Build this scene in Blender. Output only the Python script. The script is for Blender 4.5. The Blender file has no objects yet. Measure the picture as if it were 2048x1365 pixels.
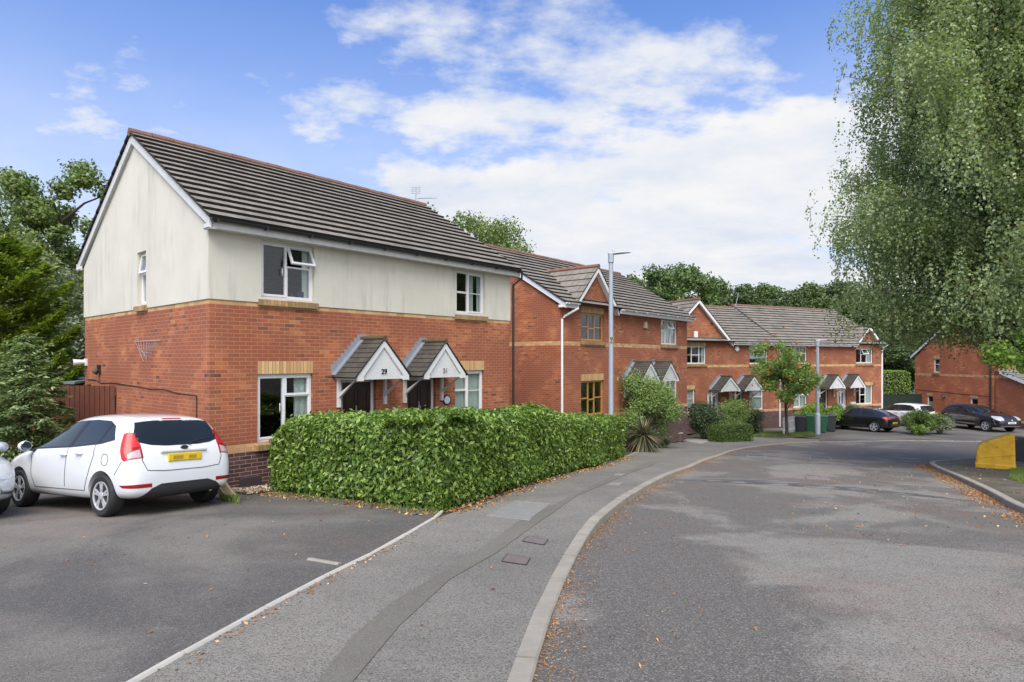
import bpy, bmesh, math, random
import numpy as np
from mathutils import Vector, Matrix
R = math.radians
PI = math.pi
random.seed(7)
rng = np.random.default_rng(11)
scene = bpy.context.scene
COL = scene.collection

# ------------------------------------------------------------------ camera
cam = bpy.data.cameras.new('camera')
cam_o = bpy.data.objects.new('camera', cam)
COL.objects.link(cam_o)
cam_o.location = (0, 0, 0)
cam_o.rotation_euler = (R(90), 0, 0)
cam.sensor_width = 36.0
cam.lens = 36.0 * 1222 / 2048
cam.shift_y = 38 / 2048
cam.clip_end = 2000
scene.camera = cam_o

# ------------------------------------------------------------------ light
SUN_EL, SUN_AZ = 56.0, 186.0      # azimuth clockwise from +Y
sd = Vector((math.sin(R(SUN_AZ)) * math.cos(R(SUN_EL)), math.cos(R(SUN_AZ)) * math.cos(R(SUN_EL)), math.sin(R(SUN_EL))))
sun = bpy.data.lights.new('sun', 'SUN')
sun.energy = 3.3
sun.angle = R(48)
sun.color = (1.0, 0.93, 0.83)
sun_o = bpy.data.objects.new('sun', sun)
sun_o.rotation_euler = (-sd).to_track_quat('-Z', 'Y').to_euler()
sun_o.location = (0, 0, 30)
COL.objects.link(sun_o)

scene.view_settings.view_transform = 'Standard'
scene.view_settings.look = 'None'
scene.view_settings.exposure = 0.6
scene.view_settings.gamma = 1.0

# ------------------------------------------------------------------ node helper
class NT:
    def __init__(s, tree):
        s.t = tree; s.n = tree.nodes; s.l = tree.links
    def new(s, typ, **kw):
        nd = s.n.new(typ)
        for k, v in kw.items():
            if k == 'ins':
                for kk, vv in v.items():
                    s.put(nd.inputs[kk], vv)
            else:
                setattr(nd, k, v)
        return nd
    def put(s, sock, v):
        if hasattr(v, 'is_linked') or isinstance(v, bpy.types.NodeSocket):
            s.l.new(v, sock)
        else:
            sock.default_value = v
    def math(s, op, a, b=0.0, c=0.0, clamp=False):
        nd = s.n.new('ShaderNodeMath'); nd.operation = op; nd.use_clamp = clamp
        for i, v in enumerate((a, b, c)):
            s.put(nd.inputs[i], v)
        return nd.outputs[0]
    def mix(s, f, a, b, blend='MIX'):
        nd = s.n.new('ShaderNodeMix'); nd.data_type = 'RGBA'; nd.blend_type = blend
        s.put(nd.inputs[0], f); s.put(nd.inputs[6], a if not isinstance(a, tuple) else c4(a)); s.put(nd.inputs[7], b if not isinstance(b, tuple) else c4(b))
        return nd.outputs[2]
    def ramp(s, f, stops, interp='LINEAR'):
        nd = s.n.new('ShaderNodeValToRGB'); cr = nd.color_ramp; cr.interpolation = interp
        while len(cr.elements) < len(stops): cr.elements.new(0.5)
        for e, (p, c) in zip(cr.elements, stops):
            e.position = p; e.color = c4(c) if isinstance(c, tuple) else (c, c, c, 1)
        s.put(nd.inputs[0], f)
        return nd.outputs[0]
    def noise(s, vec, scale, detail=4, rough=0.5, out=0, dist=0.0):
        nd = s.n.new('ShaderNodeTexNoise')
        nd.inputs['Scale'].default_value = scale; nd.inputs['Detail'].default_value = detail
        nd.inputs['Roughness'].default_value = rough; nd.inputs['Distortion'].default_value = dist
        if vec is not None: s.l.new(vec, nd.inputs['Vector'])
        return nd.outputs[out]
    def smooth(s, x, a, b):
        nd = s.n.new('ShaderNodeMapRange'); nd.interpolation_type = 'SMOOTHSTEP'
        s.put(nd.inputs[0], x); nd.inputs[1].default_value = a; nd.inputs[2].default_value = b
        return nd.outputs[0]
def c4(c):
    return (c[0], c[1], c[2], 1.0)

# ------------------------------------------------------------------ world
world = bpy.data.worlds.new('World'); scene.world = world
world.use_nodes = True
w = NT(world.node_tree); w.n.clear()
sky = w.new('ShaderNodeTexSky', sky_type='NISHITA')
sky.sun_disc = False
sky.sun_elevation = R(SUN_EL); sky.sun_rotation = R(SUN_AZ)
sky.air_density = 1.0; sky.dust_density = 0.6; sky.ozone_density = 2.0
tc = w.new('ShaderNodeTexCoord')
sep = w.new('ShaderNodeSeparateXYZ'); w.l.new(tc.outputs['Generated'], sep.inputs[0])
zz = w.math('MAXIMUM', sep.outputs[2], 0.0)
den = w.math('ADD', zz, 0.22)
px = w.math('DIVIDE', sep.outputs[0], den); py = w.math('DIVIDE', sep.outputs[1], den)
cmb = w.new('ShaderNodeCombineXYZ'); w.l.new(px, cmb.inputs[0]); w.l.new(py, cmb.inputs[1])
mp = w.new('ShaderNodeMapping'); w.l.new(cmb.outputs[0], mp.inputs[0])
mp.inputs['Location'].default_value = (3.1, 1.35, 0.0)
mp.inputs['Scale'].default_value = (0.8, 1.0, 1.0)
n1 = w.noise(mp.outputs[0], 1.5, 9, 0.56, dist=0.25)
n2 = w.noise(mp.outputs[0], 4.0, 7, 0.6)
nsum = w.math('MULTIPLY_ADD', n2, 0.42, w.math('MULTIPLY', n1, 0.58))
# cloud bank: thicker low down and towards the street's far end; extra cover behind the camera added for fill
azf = w.math('DIVIDE', sep.outputs[0], w.math('MAXIMUM', sep.outputs[1], 0.2))
cen = w.smooth(azf, -0.60, 0.0)
bias = w.math('ADD', w.math('MULTIPLY', w.smooth(sep.outputs[1], 0.1, -0.6), 0.10), w.math('ADD', w.math('MULTIPLY', w.math('MULTIPLY', cen, w.smooth(zz, 0.56, 0.27)), 0.215), w.math('MULTIPLY', w.math('SUBTRACT', 1.0, cen), -0.015)))
mask = w.smooth(w.math('ADD', nsum, bias), 0.535, 0.665)
haze = w.math('MULTIPLY', w.smooth(zz, 0.56, -0.02), 0.92)
mask2 = w.math('MAXIMUM', mask, haze)
shade = w.ramp(w.noise(mp.outputs[0], 2.6, 6, 0.6), [(0.32, (0.76, 0.83, 0.97)), (0.62, (1.0, 1.0, 1.0))])
skyc = w.mix(1.0, sky.outputs[0], (0.88, 1.14, 1.62), 'MULTIPLY')
bg1 = w.new('ShaderNodeBackground'); w.l.new(skyc, bg1.inputs[0]); bg1.inputs[1].default_value = 0.10
bg2 = w.new('ShaderNodeBackground'); w.l.new(shade, bg2.inputs[0]); vd = w.new('ShaderNodeVectorMath', operation='DOT_PRODUCT'); w.l.new(tc.outputs['Generated'], vd.inputs[0]); vd.inputs[1].default_value = tuple(sd)
w.l.new(w.math('MULTIPLY_ADD', w.smooth(vd.outputs['Value'], 0.25, 0.95), 0.85, 0.615), bg2.inputs[1])   # unseen clouds around the sun, behind the camera, brightened to add fill light
mx = w.new('ShaderNodeMixShader'); w.l.new(mask2, mx.inputs[0]); w.l.new(bg1.outputs[0], mx.inputs[1]); w.l.new(bg2.outputs[0], mx.inputs[2])
wo = w.new('ShaderNodeOutputWorld'); w.l.new(mx.outputs[0], wo.inputs[0])

# ------------------------------------------------------------------ materials
MATS = {}
def newmat(name):
    m = bpy.data.materials.new(name); m.use_nodes = True
    nt = NT(m.node_tree); nt.n.clear()
    out = nt.new('ShaderNodeOutputMaterial')
    bs = nt.new('ShaderNodeBsdfPrincipled'); nt.l.new(bs.outputs[0], out.inputs[0])
    MATS[name] = m
    return m, nt, bs, out
def plain(name, col, rough=0.6, var=0.12, scale=6.0, metal=0.0, coat=0.0, bump=0.0, spec=None):
    m, nt, bs, out = newmat(name)
    t = nt.new('ShaderNodeTexCoord')
    n = nt.noise(t.outputs['Object'], scale, 5, 0.6)
    f = nt.math('MULTIPLY_ADD', n, 2 * var, 1 - var)
    c = nt.mix(1.0, c4(col), (1, 1, 1), 'MULTIPLY')
    v = nt.new('ShaderNodeVectorMath', operation='SCALE')
    nt.l.new(c, v.inputs[0]); nt.l.new(f, v.inputs['Scale'])
    nt.l.new(v.outputs[0], bs.inputs['Base Color'])
    bs.inputs['Roughness'].default_value = rough
    bs.inputs['Metallic'].default_value = metal
    if coat: bs.inputs['Coat Weight'].default_value = coat; bs.inputs['Coat Roughness'].default_value = 0.04
    if spec is not None: bs.inputs['Specular IOR Level'].default_value = spec
    if bump:
        b = nt.new('ShaderNodeBump'); b.inputs['Strength'].default_value = bump; b.inputs['Distance'].default_value = 0.01
        nt.l.new(nt.noise(t.outputs['Object'], scale * 6, 4, 0.6), b.inputs['Height']); nt.l.new(b.outputs[0], bs.inputs['Normal'])
    return m
def wallvec(nt):
    t = nt.new('ShaderNodeTexCoord')
    s = nt.new('ShaderNodeSeparateXYZ'); nt.l.new(t.outputs['Object'], s.inputs[0])
    n = nt.new('ShaderNodeSeparateXYZ'); nt.l.new(t.outputs['Normal'], n.inputs[0])
    side = nt.math('GREATER_THAN', nt.math('ABSOLUTE', n.outputs[0]), 0.6)
    al = nt.math('ADD', nt.math('MULTIPLY', s.outputs[0], nt.math('SUBTRACT', 1.0, side)), nt.math('MULTIPLY', s.outputs[1], side))
    c = nt.new('ShaderNodeCombineXYZ'); nt.l.new(al, c.inputs[0]); nt.l.new(s.outputs[2], c.inputs[1])
    return t, c.outputs[0], s.outputs[2]
def brick(name, tint=(1, 1, 1), efflo=0.15):
    tint = (tint[0] * 1.07, tint[1] * 1.36, tint[2] * 1.02)
    m, nt, bs, out = newmat(name)
    t, v, z = wallvec(nt)
    wob = nt.new('ShaderNodeVectorMath', operation='SCALE'); nt.l.new(nt.noise(v, 9, 2, 0.5, out=1), wob.inputs[0]); wob.inputs['Scale'].default_value = 0.004
    va = nt.new('ShaderNodeVectorMath', operation='ADD'); nt.l.new(v, va.inputs[0]); nt.l.new(wob.outputs[0], va.inputs[1])
    b = nt.new('ShaderNodeTexBrick'); nt.l.new(va.outputs[0], b.inputs['Vector'])
    b.offset = 0.5; b.squash = 1.0
    for k, q in (('Scale', 1.0), ('Mortar Size', 0.0055), ('Mortar Smooth', 0.3), ('Bias', 0.0), ('Brick Width', 0.225), ('Row Height', 0.075)):
        b.inputs[k].default_value = q
    b.inputs['Color1'].default_value = (0, 0, 0, 1); b.inputs['Color2'].default_value = (1, 1, 1, 1)
    b.inputs['Mortar'].default_value = (0.5, 0.5, 0.5, 1)
    T = lambda c: (c[0] * tint[0], c[1] * tint[1], c[2] * tint[2])
    red = nt.ramp(b.outputs[0], [(0.0, T((0.085, 0.035, 0.032))), (0.05, T((0.16, 0.052, 0.038))), (0.11, T((0.27, 0.064, 0.036))), (0.5, T((0.35, 0.083, 0.042))), (0.85, T((0.41, 0.11, 0.055))), (1.0, T((0.46, 0.155, 0.075)))])
    # big soft tone shifts and small fired-in streaks
    st = nt.noise(v, 0.9, 4, 0.55)
    red = nt.mix(nt.smooth(st, 0.62, 0.42), red, T((0.27, 0.062, 0.036)))
    mpn = nt.new('ShaderNodeMapping'); nt.l.new(v, mpn.inputs[0]); mpn.inputs['Scale'].default_value = (7, 26, 1)
    red = nt.mix(nt.math('MULTIPLY', nt.smooth(nt.noise(mpn.outputs[0], 1.0, 3, 0.6), 0.60, 0.75), 0.55), red, (0.10, 0.038, 0.034))
    buff = nt.ramp(b.outputs[0], [(0.0, (0.44, 0.25, 0.11)), (0.5, (0.55, 0.34, 0.155)), (1.0, (0.62, 0.42, 0.20))])
    plin = nt.ramp(b.outputs[0], [(0.0, (0.050, 0.024, 0.026)), (0.5, (0.075, 0.034, 0.036)), (1.0, (0.105, 0.052, 0.050))])
    inb = nt.math('MAXIMUM', nt.math('MULTIPLY', nt.math('GREATER_THAN', z, 0.0), nt.math('LESS_THAN', z, 0.15)), nt.math('MULTIPLY', nt.math('GREATER_THAN', z, 2.775), nt.math('LESS_THAN', z, 2.925)))
    c = nt.mix(inb, red, buff)
    c = nt.mix(nt.math('LESS_THAN', z, 0.0), c, plin)
    ef = nt.math('MULTIPLY', nt.smooth(nt.noise(v, 2.3, 7, 0.72), 0.62, 0.80), efflo)
    c = nt.mix(ef, c, (0.62, 0.50, 0.46))
    mort = nt.ramp(st, [(0.3, (0.36, 0.20, 0.145)), (0.7, (0.47, 0.30, 0.23))])
    mort = nt.mix(nt.math('LESS_THAN', z, 0.0), mort, (0.38, 0.27, 0.23))
    c = nt.mix(nt.math('MULTIPLY', b.outputs[1], 0.85), c, mort)
    nt.l.new(c, bs.inputs['Base Color']); bs.inputs['Roughness'].default_value = 0.88
    bp = nt.new('ShaderNodeBump'); bp.inputs['Strength'].default_value = 0.6; bp.inputs['Distance'].default_value = 0.006
    h = nt.math('ADD', nt.math('MULTIPLY', b.outputs[1], -1.0), nt.math('MULTIPLY', nt.noise(v, 60, 3, 0.6), 0.3))
    nt.l.new(h, bp.inputs['Height']); nt.l.new(bp.outputs[0], bs.inputs['Normal'])
    return m
M_BRICK = brick('red_brick')
M_BRICK2 = brick('weathered_red_brick', (0.92, 0.95, 0.95), 0.55)
M_BRICK3 = brick('orange_brick', (1.35, 1.35, 1.25), 0.1)

def soldier(name):
    m, nt, bs, out = newmat(name)
    t, v, z = wallvec(nt)
    sw = nt.new('ShaderNodeSeparateXYZ'); nt.l.new(v, sw.inputs[0])
    fr = nt.math('FRACT', nt.math('DIVIDE', sw.outputs[0], 0.075))
    j = nt.math('LESS_THAN', fr, 0.10)
    idn = nt.new('ShaderNodeTexWhiteNoise', noise_dimensions='1D'); nt.l.new(nt.math('FLOOR', nt.math('DIVIDE', sw.outputs[0], 0.075)), idn.inputs['W'])
    c = nt.ramp(idn.outputs[0], [(0, (0.47, 0.27, 0.115)), (0.5, (0.57, 0.36, 0.165)), (1, (0.64, 0.44, 0.21))])
    c = nt.mix(nt.math('MULTIPLY', nt.smooth(nt.noise(v, 7, 5, 0.65), 0.55, 0.75), 0.35), c, (0.22, 0.14, 0.07))
    c = nt.mix(j, c, (0.13, 0.08, 0.05))
    nt.l.new(c, bs.inputs['Base Color']); bs.inputs['Roughness'].default_value = 0.85
    return m
M_SOLD = soldier('buff_soldier_brick')
def dirtysill(name):
    m = soldier(name); nt = NT(m.node_tree)
    bs = [n for n in nt.n if n.type == 'BSDF_PRINCIPLED'][0]
    src = bs.inputs['Base Color'].links[0].from_socket
    t = nt.new('ShaderNodeTexCoord')
    c = nt.mix(nt.math('MULTIPLY', nt.smooth(nt.noise(t.outputs['Object'], 3, 5, 0.6), 0.3, 0.6), 0.6), src, (0.13, 0.10, 0.055))
    nt.l.new(c, bs.inputs['Base Color'])
    return m
M_SILL = dirtysill('buff_sill_brick')

def render_mat():
    m, nt, bs, out = newmat('cream_render')
    t, v, z = wallvec(nt)
    base = nt.ramp(nt.noise(v, 0.8, 4, 0.6), [(0.3, (0.575, 0.55, 0.465)), (0.7, (0.65, 0.625, 0.53))])
    mpn = nt.new('ShaderNodeMapping'); nt.l.new(v, mpn.inputs[0]); mpn.inputs['Scale'].default_value = (5.0, 0.5, 1)
    streak = nt.smooth(nt.noise(mpn.outputs[0], 1.0, 6, 0.7), 0.44, 0.72)
    patch = nt.smooth(nt.noise(v, 0.55, 3, 0.5), 0.40, 0.62)
    c = nt.mix(nt.math('MULTIPLY', nt.math('MULTIPLY', streak, patch), 0.55), base, (0.30, 0.29, 0.26))
    nt.l.new(c, bs.inputs['Base Color']); bs.inputs['Roughness'].default_value = 0.92
    bp = nt.new('ShaderNodeBump'); bp.inputs['Strength'].default_value = 0.5; bp.inputs['Distance'].default_value = 0.008
    nt.l.new(nt.noise(v, 55, 4, 0.7), bp.inputs['Height']); nt.l.new(bp.outputs[0], bs.inputs['Normal'])
    return m
M_RENDER = render_mat()

def tile_mat(name, c0, c1, lich, tw=0.30):
    m, nt, bs, out = newmat(name)
    uv = nt.new('ShaderNodeUVMap'); uv.uv_map = 'UVMap'
    s = nt.new('ShaderNodeSeparateXYZ'); nt.l.new(uv.outputs[0], s.inputs[0])
    row = nt.math('FLOOR', s.outputs[1])
    u = nt.math('ADD', nt.math('DIVIDE', s.outputs[0], tw), nt.math('MULTIPLY', row, 0.5))
    fr = nt.math('FRACT', u)
    cid = nt.new('ShaderNodeCombineXYZ'); nt.l.new(nt.math('FLOOR', u), cid.inputs[0]); nt.l.new(row, cid.inputs[1])
    wn = nt.new('ShaderNodeTexWhiteNoise', noise_dimensions='3D'); nt.l.new(cid.outputs[0], wn.inputs[0])
    t = nt.new('ShaderNodeTexCoord')
    c = nt.mix(wn.outputs[0], c0, c1)
    c = nt.mix(nt.math('MULTIPLY', nt.smooth(nt.noise(t.outputs['Object'], 5, 7, 0.7), 0.50, 0.70), 0.55), c, lich)
    c = nt.mix(nt.math('MULTIPLY', nt.smooth(nt.noise(t.outputs['Object'], 1.3, 4, 0.6), 0.50, 0.72), 0.45), c, (0.055, 0.048, 0.038))
    c = nt.mix(nt.math('MULTIPLY', nt.math('LESS_THAN', fr, 0.045), 0.75), c, (0.02, 0.018, 0.015))
    nt.l.new(c, bs.inputs['Base Color']); bs.inputs['Roughness'].default_value = 0.85
    bp = nt.new('ShaderNodeBump'); bp.inputs['Strength'].default_value = 0.35; bp.inputs['Distance'].default_value = 0.01
    nt.l.new(nt.noise(t.outputs['Object'], 40, 4, 0.6), bp.inputs['Height']); nt.l.new(bp.outputs[0], bs.inputs['Normal'])
    return m
M_TILE = tile_mat('grey_roof_tile', (0.170, 0.150, 0.122), (0.225, 0.200, 0.165), (0.30, 0.27, 0.225))
M_TILE_D = tile_mat('dark_porch_tile', (0.042, 0.038, 0.032), (0.066, 0.060, 0.050), (0.10, 0.090, 0.070), 0.22)
M_NOSE = plain('tile_edge_shadow', (0.020, 0.018, 0.014), 0.95, 0.3, 9)  # gap shadow under each tile course, painted as a near-black edge colour
M_RIDGE = plain('terracotta_ridge', (0.18, 0.095, 0.065), 0.9, 0.45, 3.5)
M_MOSS = plain('mossy_ridge', (0.085, 0.065, 0.035), 0.95, 0.4, 14, bump=0.6)
M_WHITE = plain('white_upvc', (0.74, 0.745, 0.75), 0.35, 0.04, 3)
M_WPAINT = plain('white_painted_wood', (0.66, 0.665, 0.66), 0.6, 0.10, 4, bump=0.1)
M_WDIRTY = plain('weathered_white_board', (0.60, 0.60, 0.585), 0.7, 0.24, 7, bump=0.2)
M_OAKUPVC = plain('golden_oak_upvc', (0.46, 0.24, 0.075), 0.4, 0.2, 12)
M_BLACKPL = plain('black_plastic', (0.018, 0.019, 0.021), 0.4, 0.15, 5)
M_LEAD = plain('lead_flashing', (0.23, 0.25, 0.28), 0.55, 0.22, 12)
M_ROOM = plain('dark_interior', (0.02, 0.02, 0.02), 0.9)
M_CURT = plain('pale_curtain', (0.78, 0.79, 0.78), 0.9, 0.12, 16)
M_BLIND = plain('grey_vertical_blind', (0.74, 0.78, 0.75), 0.8, 0.1, 20)
M_DOORD = plain('dark_mahogany_door', (0.026, 0.009, 0.007), 0.32, 0.25, 10)
M_BLUE = plain('blue_ornament', (0.02, 0.03, 0.16), 0.4)

def glass_mat(name, tint=(0.55, 0.6, 0.6), gl=0.22):
    m, nt, bs, out = newmat(name)
    nt.n.remove(bs)
    tr = nt.new('ShaderNodeBsdfTransparent'); tr.inputs[0].default_value = c4(tint)
    gs = nt.new('ShaderNodeBsdfGlossy'); gs.inputs['Roughness'].default_value = 0.02; gs.inputs[0].default_value = (0.9, 0.92, 0.95, 1)
    lw = nt.new('ShaderNodeLayerWeight'); lw.inputs[0].default_value = 0.5
    f = nt.math('MULTIPLY_ADD', nt.math('POWER', lw.outputs['Facing'], 4.0), 0.9, gl, clamp=True)
    mx = nt.new('ShaderNodeMixShader'); nt.l.new(f, mx.inputs[0]); nt.l.new(tr.outputs[0], mx.inputs[1]); nt.l.new(gs.outputs[0], mx.inputs[2])
    nt.l.new(mx.outputs[0], out.inputs[0])
    return m
M_GLASS = glass_mat('window_glass', (0.80, 0.84, 0.82), 0.055)
M_GLASS_FROST = plain('door_glass_panel', (0.03, 0.04, 0.05), 0.15, 0.2)

def asphalt(name, lo, hi, patch_scale=0.35, pat=(0.40, 0.60), spk=0.5, moss=0.0, seed=0.0, red=0.0, track=False):
    m, nt, bs, out = newmat(name)
    t = nt.new('ShaderNodeTexCoord')
    mpn = nt.new('ShaderNodeMapping'); nt.l.new(t.outputs['Object'], mpn.inputs[0]); mpn.inputs['Location'].default_value = (seed, seed * 1.7, 0)
    p = mpn.outputs[0]
    big = nt.noise(p, patch_scale, 8, 0.62, dist=0.4)
    if track:     # surface worn pale where wheels run
        sx = nt.new('ShaderNodeSeparateXYZ'); nt.l.new(t.outputs['Object'], sx.inputs[0])
        dist = nt.math('ABSOLUTE', nt.math('SUBTRACT', sx.outputs[0], nt.math('MULTIPLY_ADD', sx.outputs[1], 0.42, 1.05)))
        big = nt.math('ADD', big, nt.math('MULTIPLY_ADD', nt.smooth(dist, 1.8, 0.4), 0.075, -0.02))
    c = nt.mix(nt.smooth(big, pat[0], pat[1]), lo, hi)
    med = nt.noise(p, 2.2, 5, 0.6)
    c = nt.mix(nt.math('MULTIPLY', nt.smooth(med, 0.45, 0.7), 0.22), c, tuple(x * 0.6 for x in lo))
    vo = nt.new('ShaderNodeTexVoronoi'); vo.inputs['Scale'].default_value = 105; nt.l.new(p, vo.inputs['Vector'])
    cs = nt.new('ShaderNodeSeparateColor'); nt.l.new(vo.outputs['Color'], cs.inputs[0])
    c = nt.mix(nt.math('MULTIPLY', nt.smooth(cs.outputs[0], 0.74, 0.97), spk), c, (0.29, 0.275, 0.26))
    c = nt.mix(nt.math('MULTIPLY', nt.smooth(cs.outputs[1], 0.55, 0.9), spk * 0.9), c, (0.028, 0.027, 0.026))
    c = nt.mix(nt.math('MULTIPLY', nt.smooth(nt.noise(p, 160, 3, 0.7), 0.45, 0.7), 0.35), c, tuple(x * 0.45 for x in lo))
    if red:
        rr = nt.math('MULTIPLY', nt.math('MULTIPLY', nt.smooth(cs.outputs[2], 0.6, 0.8), nt.smooth(nt.noise(p, 0.5, 5, 0.6), 0.5, 0.65)), red)
        c = nt.mix(rr, c, (0.22, 0.10, 0.07))
    if moss:
        c = nt.mix(nt.math('MULTIPLY', nt.smooth(nt.noise(p, 1.6, 7, 0.7), 0.42, 0.66), moss), c, (0.06, 0.055, 0.018))
    nt.l.new(c, bs.inputs['Base Color'])
    bs.inputs['Roughness'].default_value = 0.86
    bp = nt.new('ShaderNodeBump'); bp.inputs['Strength'].default_value = 0.7; bp.inputs['Distance'].default_value = 0.006
    nt.l.new(vo.outputs['Distance'], bp.inputs['Height']); nt.l.new(bp.outputs[0], bs.inputs['Normal'])
    return m
M_ROAD = asphalt('road_asphalt', (0.123, 0.112, 0.094), (0.229, 0.214, 0.18), 0.42, (0.47, 0.575), 0.68, 0.0, 0.0, 0.45, track=True)
#M_ROADP = asphalt('road_worn_patch', (0.179, 0.166, 0.146), (0.236, 0.219, 0.192), 0.8, (0.35, 0.6), 0.4, 0.0, 9.0)
M_PAVE = asphalt('pavement_asphalt', (0.163, 0.153, 0.128), (0.23, 0.213, 0.177), 0.5, (0.35, 0.65), 0.61, 0.05, 5.0)
M_TRENCH = asphalt('trench_patch', (0.143, 0.132, 0.106), (0.165, 0.153, 0.122), 0.8, (0.3, 0.7), 0.27, 0.05, 2.0)
M_DRIVE = asphalt('driveway_asphalt', (0.089, 0.082, 0.071), (0.177, 0.162, 0.134), 0.28, (0.42, 0.62), 0.43, 0.06, 3.3, 0.3)
M_VERGE = asphalt('verge_tarmac', (0.078, 0.065, 0.044), (0.136, 0.115, 0.086), 0.7, (0.4, 0.6), 0.4, 0.65, 1.3)
M_KERB = plain('concrete_kerb', (0.27, 0.245, 0.20), 0.9, 0.38, 3.5, bump=0.3)
M_SLAB = plain('concrete_cover', (0.20, 0.20, 0.185), 0.85, 0.2, 5, bump=0.2)
M_PAVING = plain('pale_paving', (0.33, 0.31, 0.28), 0.9, 0.2, 3, bump=0.2)
M_RUST = plain('rusted_iron', (0.150, 0.120, 0.108), 0.7, 0.4, 22, bump=0.4)
M_SOIL = plain('dark_soil', (0.055, 0.038, 0.024), 0.95, 0.4, 4, bump=0.6)
M_GROUND = plain('rough_ground', (0.060, 0.065, 0.028), 0.95, 0.35, 1.5, bump=0.5)
M_GRASS = plain('grass_blades', (0.085, 0.13, 0.03), 0.8, 0.3, 3)
M_GRAVEL = plain('gravel_bed', (0.30, 0.24, 0.17), 0.9, 0.35, 40, bump=1.0)
M_SLATE = plain('slate_chippings', (0.10, 0.085, 0.095), 0.9, 0.35, 40, bump=1.0)
M_WOODF = plain('stained_fence_wood', (0.125, 0.036, 0.018), 0.75, 0.35, 5, bump=0.3)
M_WOODB = plain('pale_fence_wood', (0.24, 0.155, 0.075), 0.8, 0.3, 5, bump=0.3)
M_GREENF = plain('dark_green_fence', (0.012, 0.026, 0.018), 0.7, 0.2, 4)
M_BARK = plain('bark', (0.07, 0.055, 0.042), 0.95, 0.35, 8, bump=0.6)
M_BIRCHBARK = plain('birch_bark', (0.34, 0.32, 0.29), 0.85, 0.4, 6, bump=0.4)
M_GALV = plain('galvanised_steel', (0.36, 0.40, 0.45), 0.55, 0.15, 3, metal=0.15)
M_LAMPG = plain('lamp_head_grey', (0.40, 0.42, 0.43), 0.5, 0.05)
M_TIMBER = plain('cut_timber', (0.50, 0.40, 0.24), 0.8, 0.15, 9)
M_TERR = plain('terracotta_planter', (0.16, 0.10, 0.085), 0.85, 0.25, 6)

def leafmat(name, c0, c1, c2=None, rough=0.5, trans=0.3, yellow=0.0):
    m, nt, bs, out = newmat(name)
    ge = nt.new('ShaderNodeNewGeometry')
    rnd = ge.outputs['Random Per Island']
    stops = [(0.0, c0), (0.6, c1)] + ([(0.97, c2)] if c2 else [])
    c = nt.ramp(rnd, stops)
    t = nt.new('ShaderNodeTexCoord')
    n = nt.noise(t.outputs['Object'], 1.1, 3, 0.6)
    v = nt.new('ShaderNodeVectorMath', operation='SCALE'); nt.l.new(c, v.inputs[0]); nt.l.new(nt.math('MULTIPLY_ADD', n, 0.9, 0.55), v.inputs['Scale'])
    c = v.outputs[0]
    if yellow:
        c = nt.mix(nt.math('GREATER_THAN', rnd, 1 - yellow), c, (0.42, 0.27, 0.02))
    nt.l.new(c, bs.inputs['Base Color']); bs.inputs['Roughness'].default_value = rough
    bs.inputs['Specular IOR Level'].default_value = 0.4
    tr = nt.new('ShaderNodeBsdfTranslucent')
    v2 = nt.new('ShaderNodeVectorMath', operation='MULTIPLY'); nt.l.new(c, v2.inputs[0]); v2.inputs[1].default_value = (1.1, 1.25, 0.5)
    nt.l.new(v2.outputs[0], tr.inputs[0])
    mx = nt.new('ShaderNodeMixShader'); mx.inputs[0].default_value = trans
    nt.l.new(bs.outputs[0], mx.inputs[1]); nt.l.new(tr.outputs[0], mx.inputs[2]); nt.l.new(mx.outputs[0], out.inputs[0])
    return m
L_LAUREL = leafmat('laurel_leaves', (0.076, 0.139, 0.027), (0.146, 0.246, 0.044), (0.307, 0.414, 0.087), 0.30, 0.25)
L_BIRCH = leafmat('birch_leaves', (0.177, 0.238, 0.116), (0.288, 0.362, 0.172), (0.439, 0.498, 0.251), 0.42, 0.42, 0.004)
L_OAK = leafmat('oak_leaves', (0.087, 0.138, 0.035), (0.152, 0.217, 0.052), (0.261, 0.319, 0.102), 0.45, 0.30)
L_WILLOW = leafmat('ash_leaves', (0.145, 0.189, 0.080), (0.232, 0.283, 0.123), (0.348, 0.392, 0.189), 0.5, 0.35)
L_WOOD = leafmat('woodland_leaves', (0.058, 0.102, 0.029), (0.099, 0.157, 0.041), (0.145, 0.217, 0.061), 0.6, 0.25)
L_WOOD2 = leafmat('woodland_leaves_dark', (0.046, 0.075, 0.026), (0.075, 0.119, 0.038), (0.116, 0.167, 0.051), 0.6, 0.25)
L_CYP = leafmat('golden_cypress', (0.098, 0.156, 0.023), (0.189, 0.262, 0.032), (0.377, 0.426, 0.063), 0.55, 0.35)
L_SPRUCE = leafmat('spruce_needles', (0.104, 0.160, 0.060), (0.189, 0.264, 0.104), (0.358, 0.452, 0.208), 0.6, 0.2)
L_SHRUB = leafmat('shrub_leaves', (0.141, 0.217, 0.075), (0.233, 0.333, 0.100), (0.367, 0.483, 0.167), 0.5, 0.35)
L_DKSHRUB = leafmat('dark_shrub_leaves', (0.043, 0.075, 0.032), (0.080, 0.123, 0.049), (0.203, 0.275, 0.123), 0.4, 0.2)
L_BOX = leafmat('clipped_box', (0.065, 0.109, 0.026), (0.116, 0.181, 0.038), (0.203, 0.290, 0.072), 0.6, 0.25)
L_ROWAN = leafmat('rowan_leaves', (0.113, 0.198, 0.064), (0.198, 0.311, 0.085), (0.415, 0.490, 0.113), 0.5, 0.35)
L_OLIVE = leafmat('grey_green_leaves', (0.131, 0.167, 0.102), (0.217, 0.261, 0.160), (0.348, 0.392, 0.261), 0.5, 0.2)
L_BRIGHT = leafmat('bright_green_leaves', (0.145, 0.246, 0.043), (0.246, 0.377, 0.065), (0.392, 0.522, 0.131), 0.45, 0.4)
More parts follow.
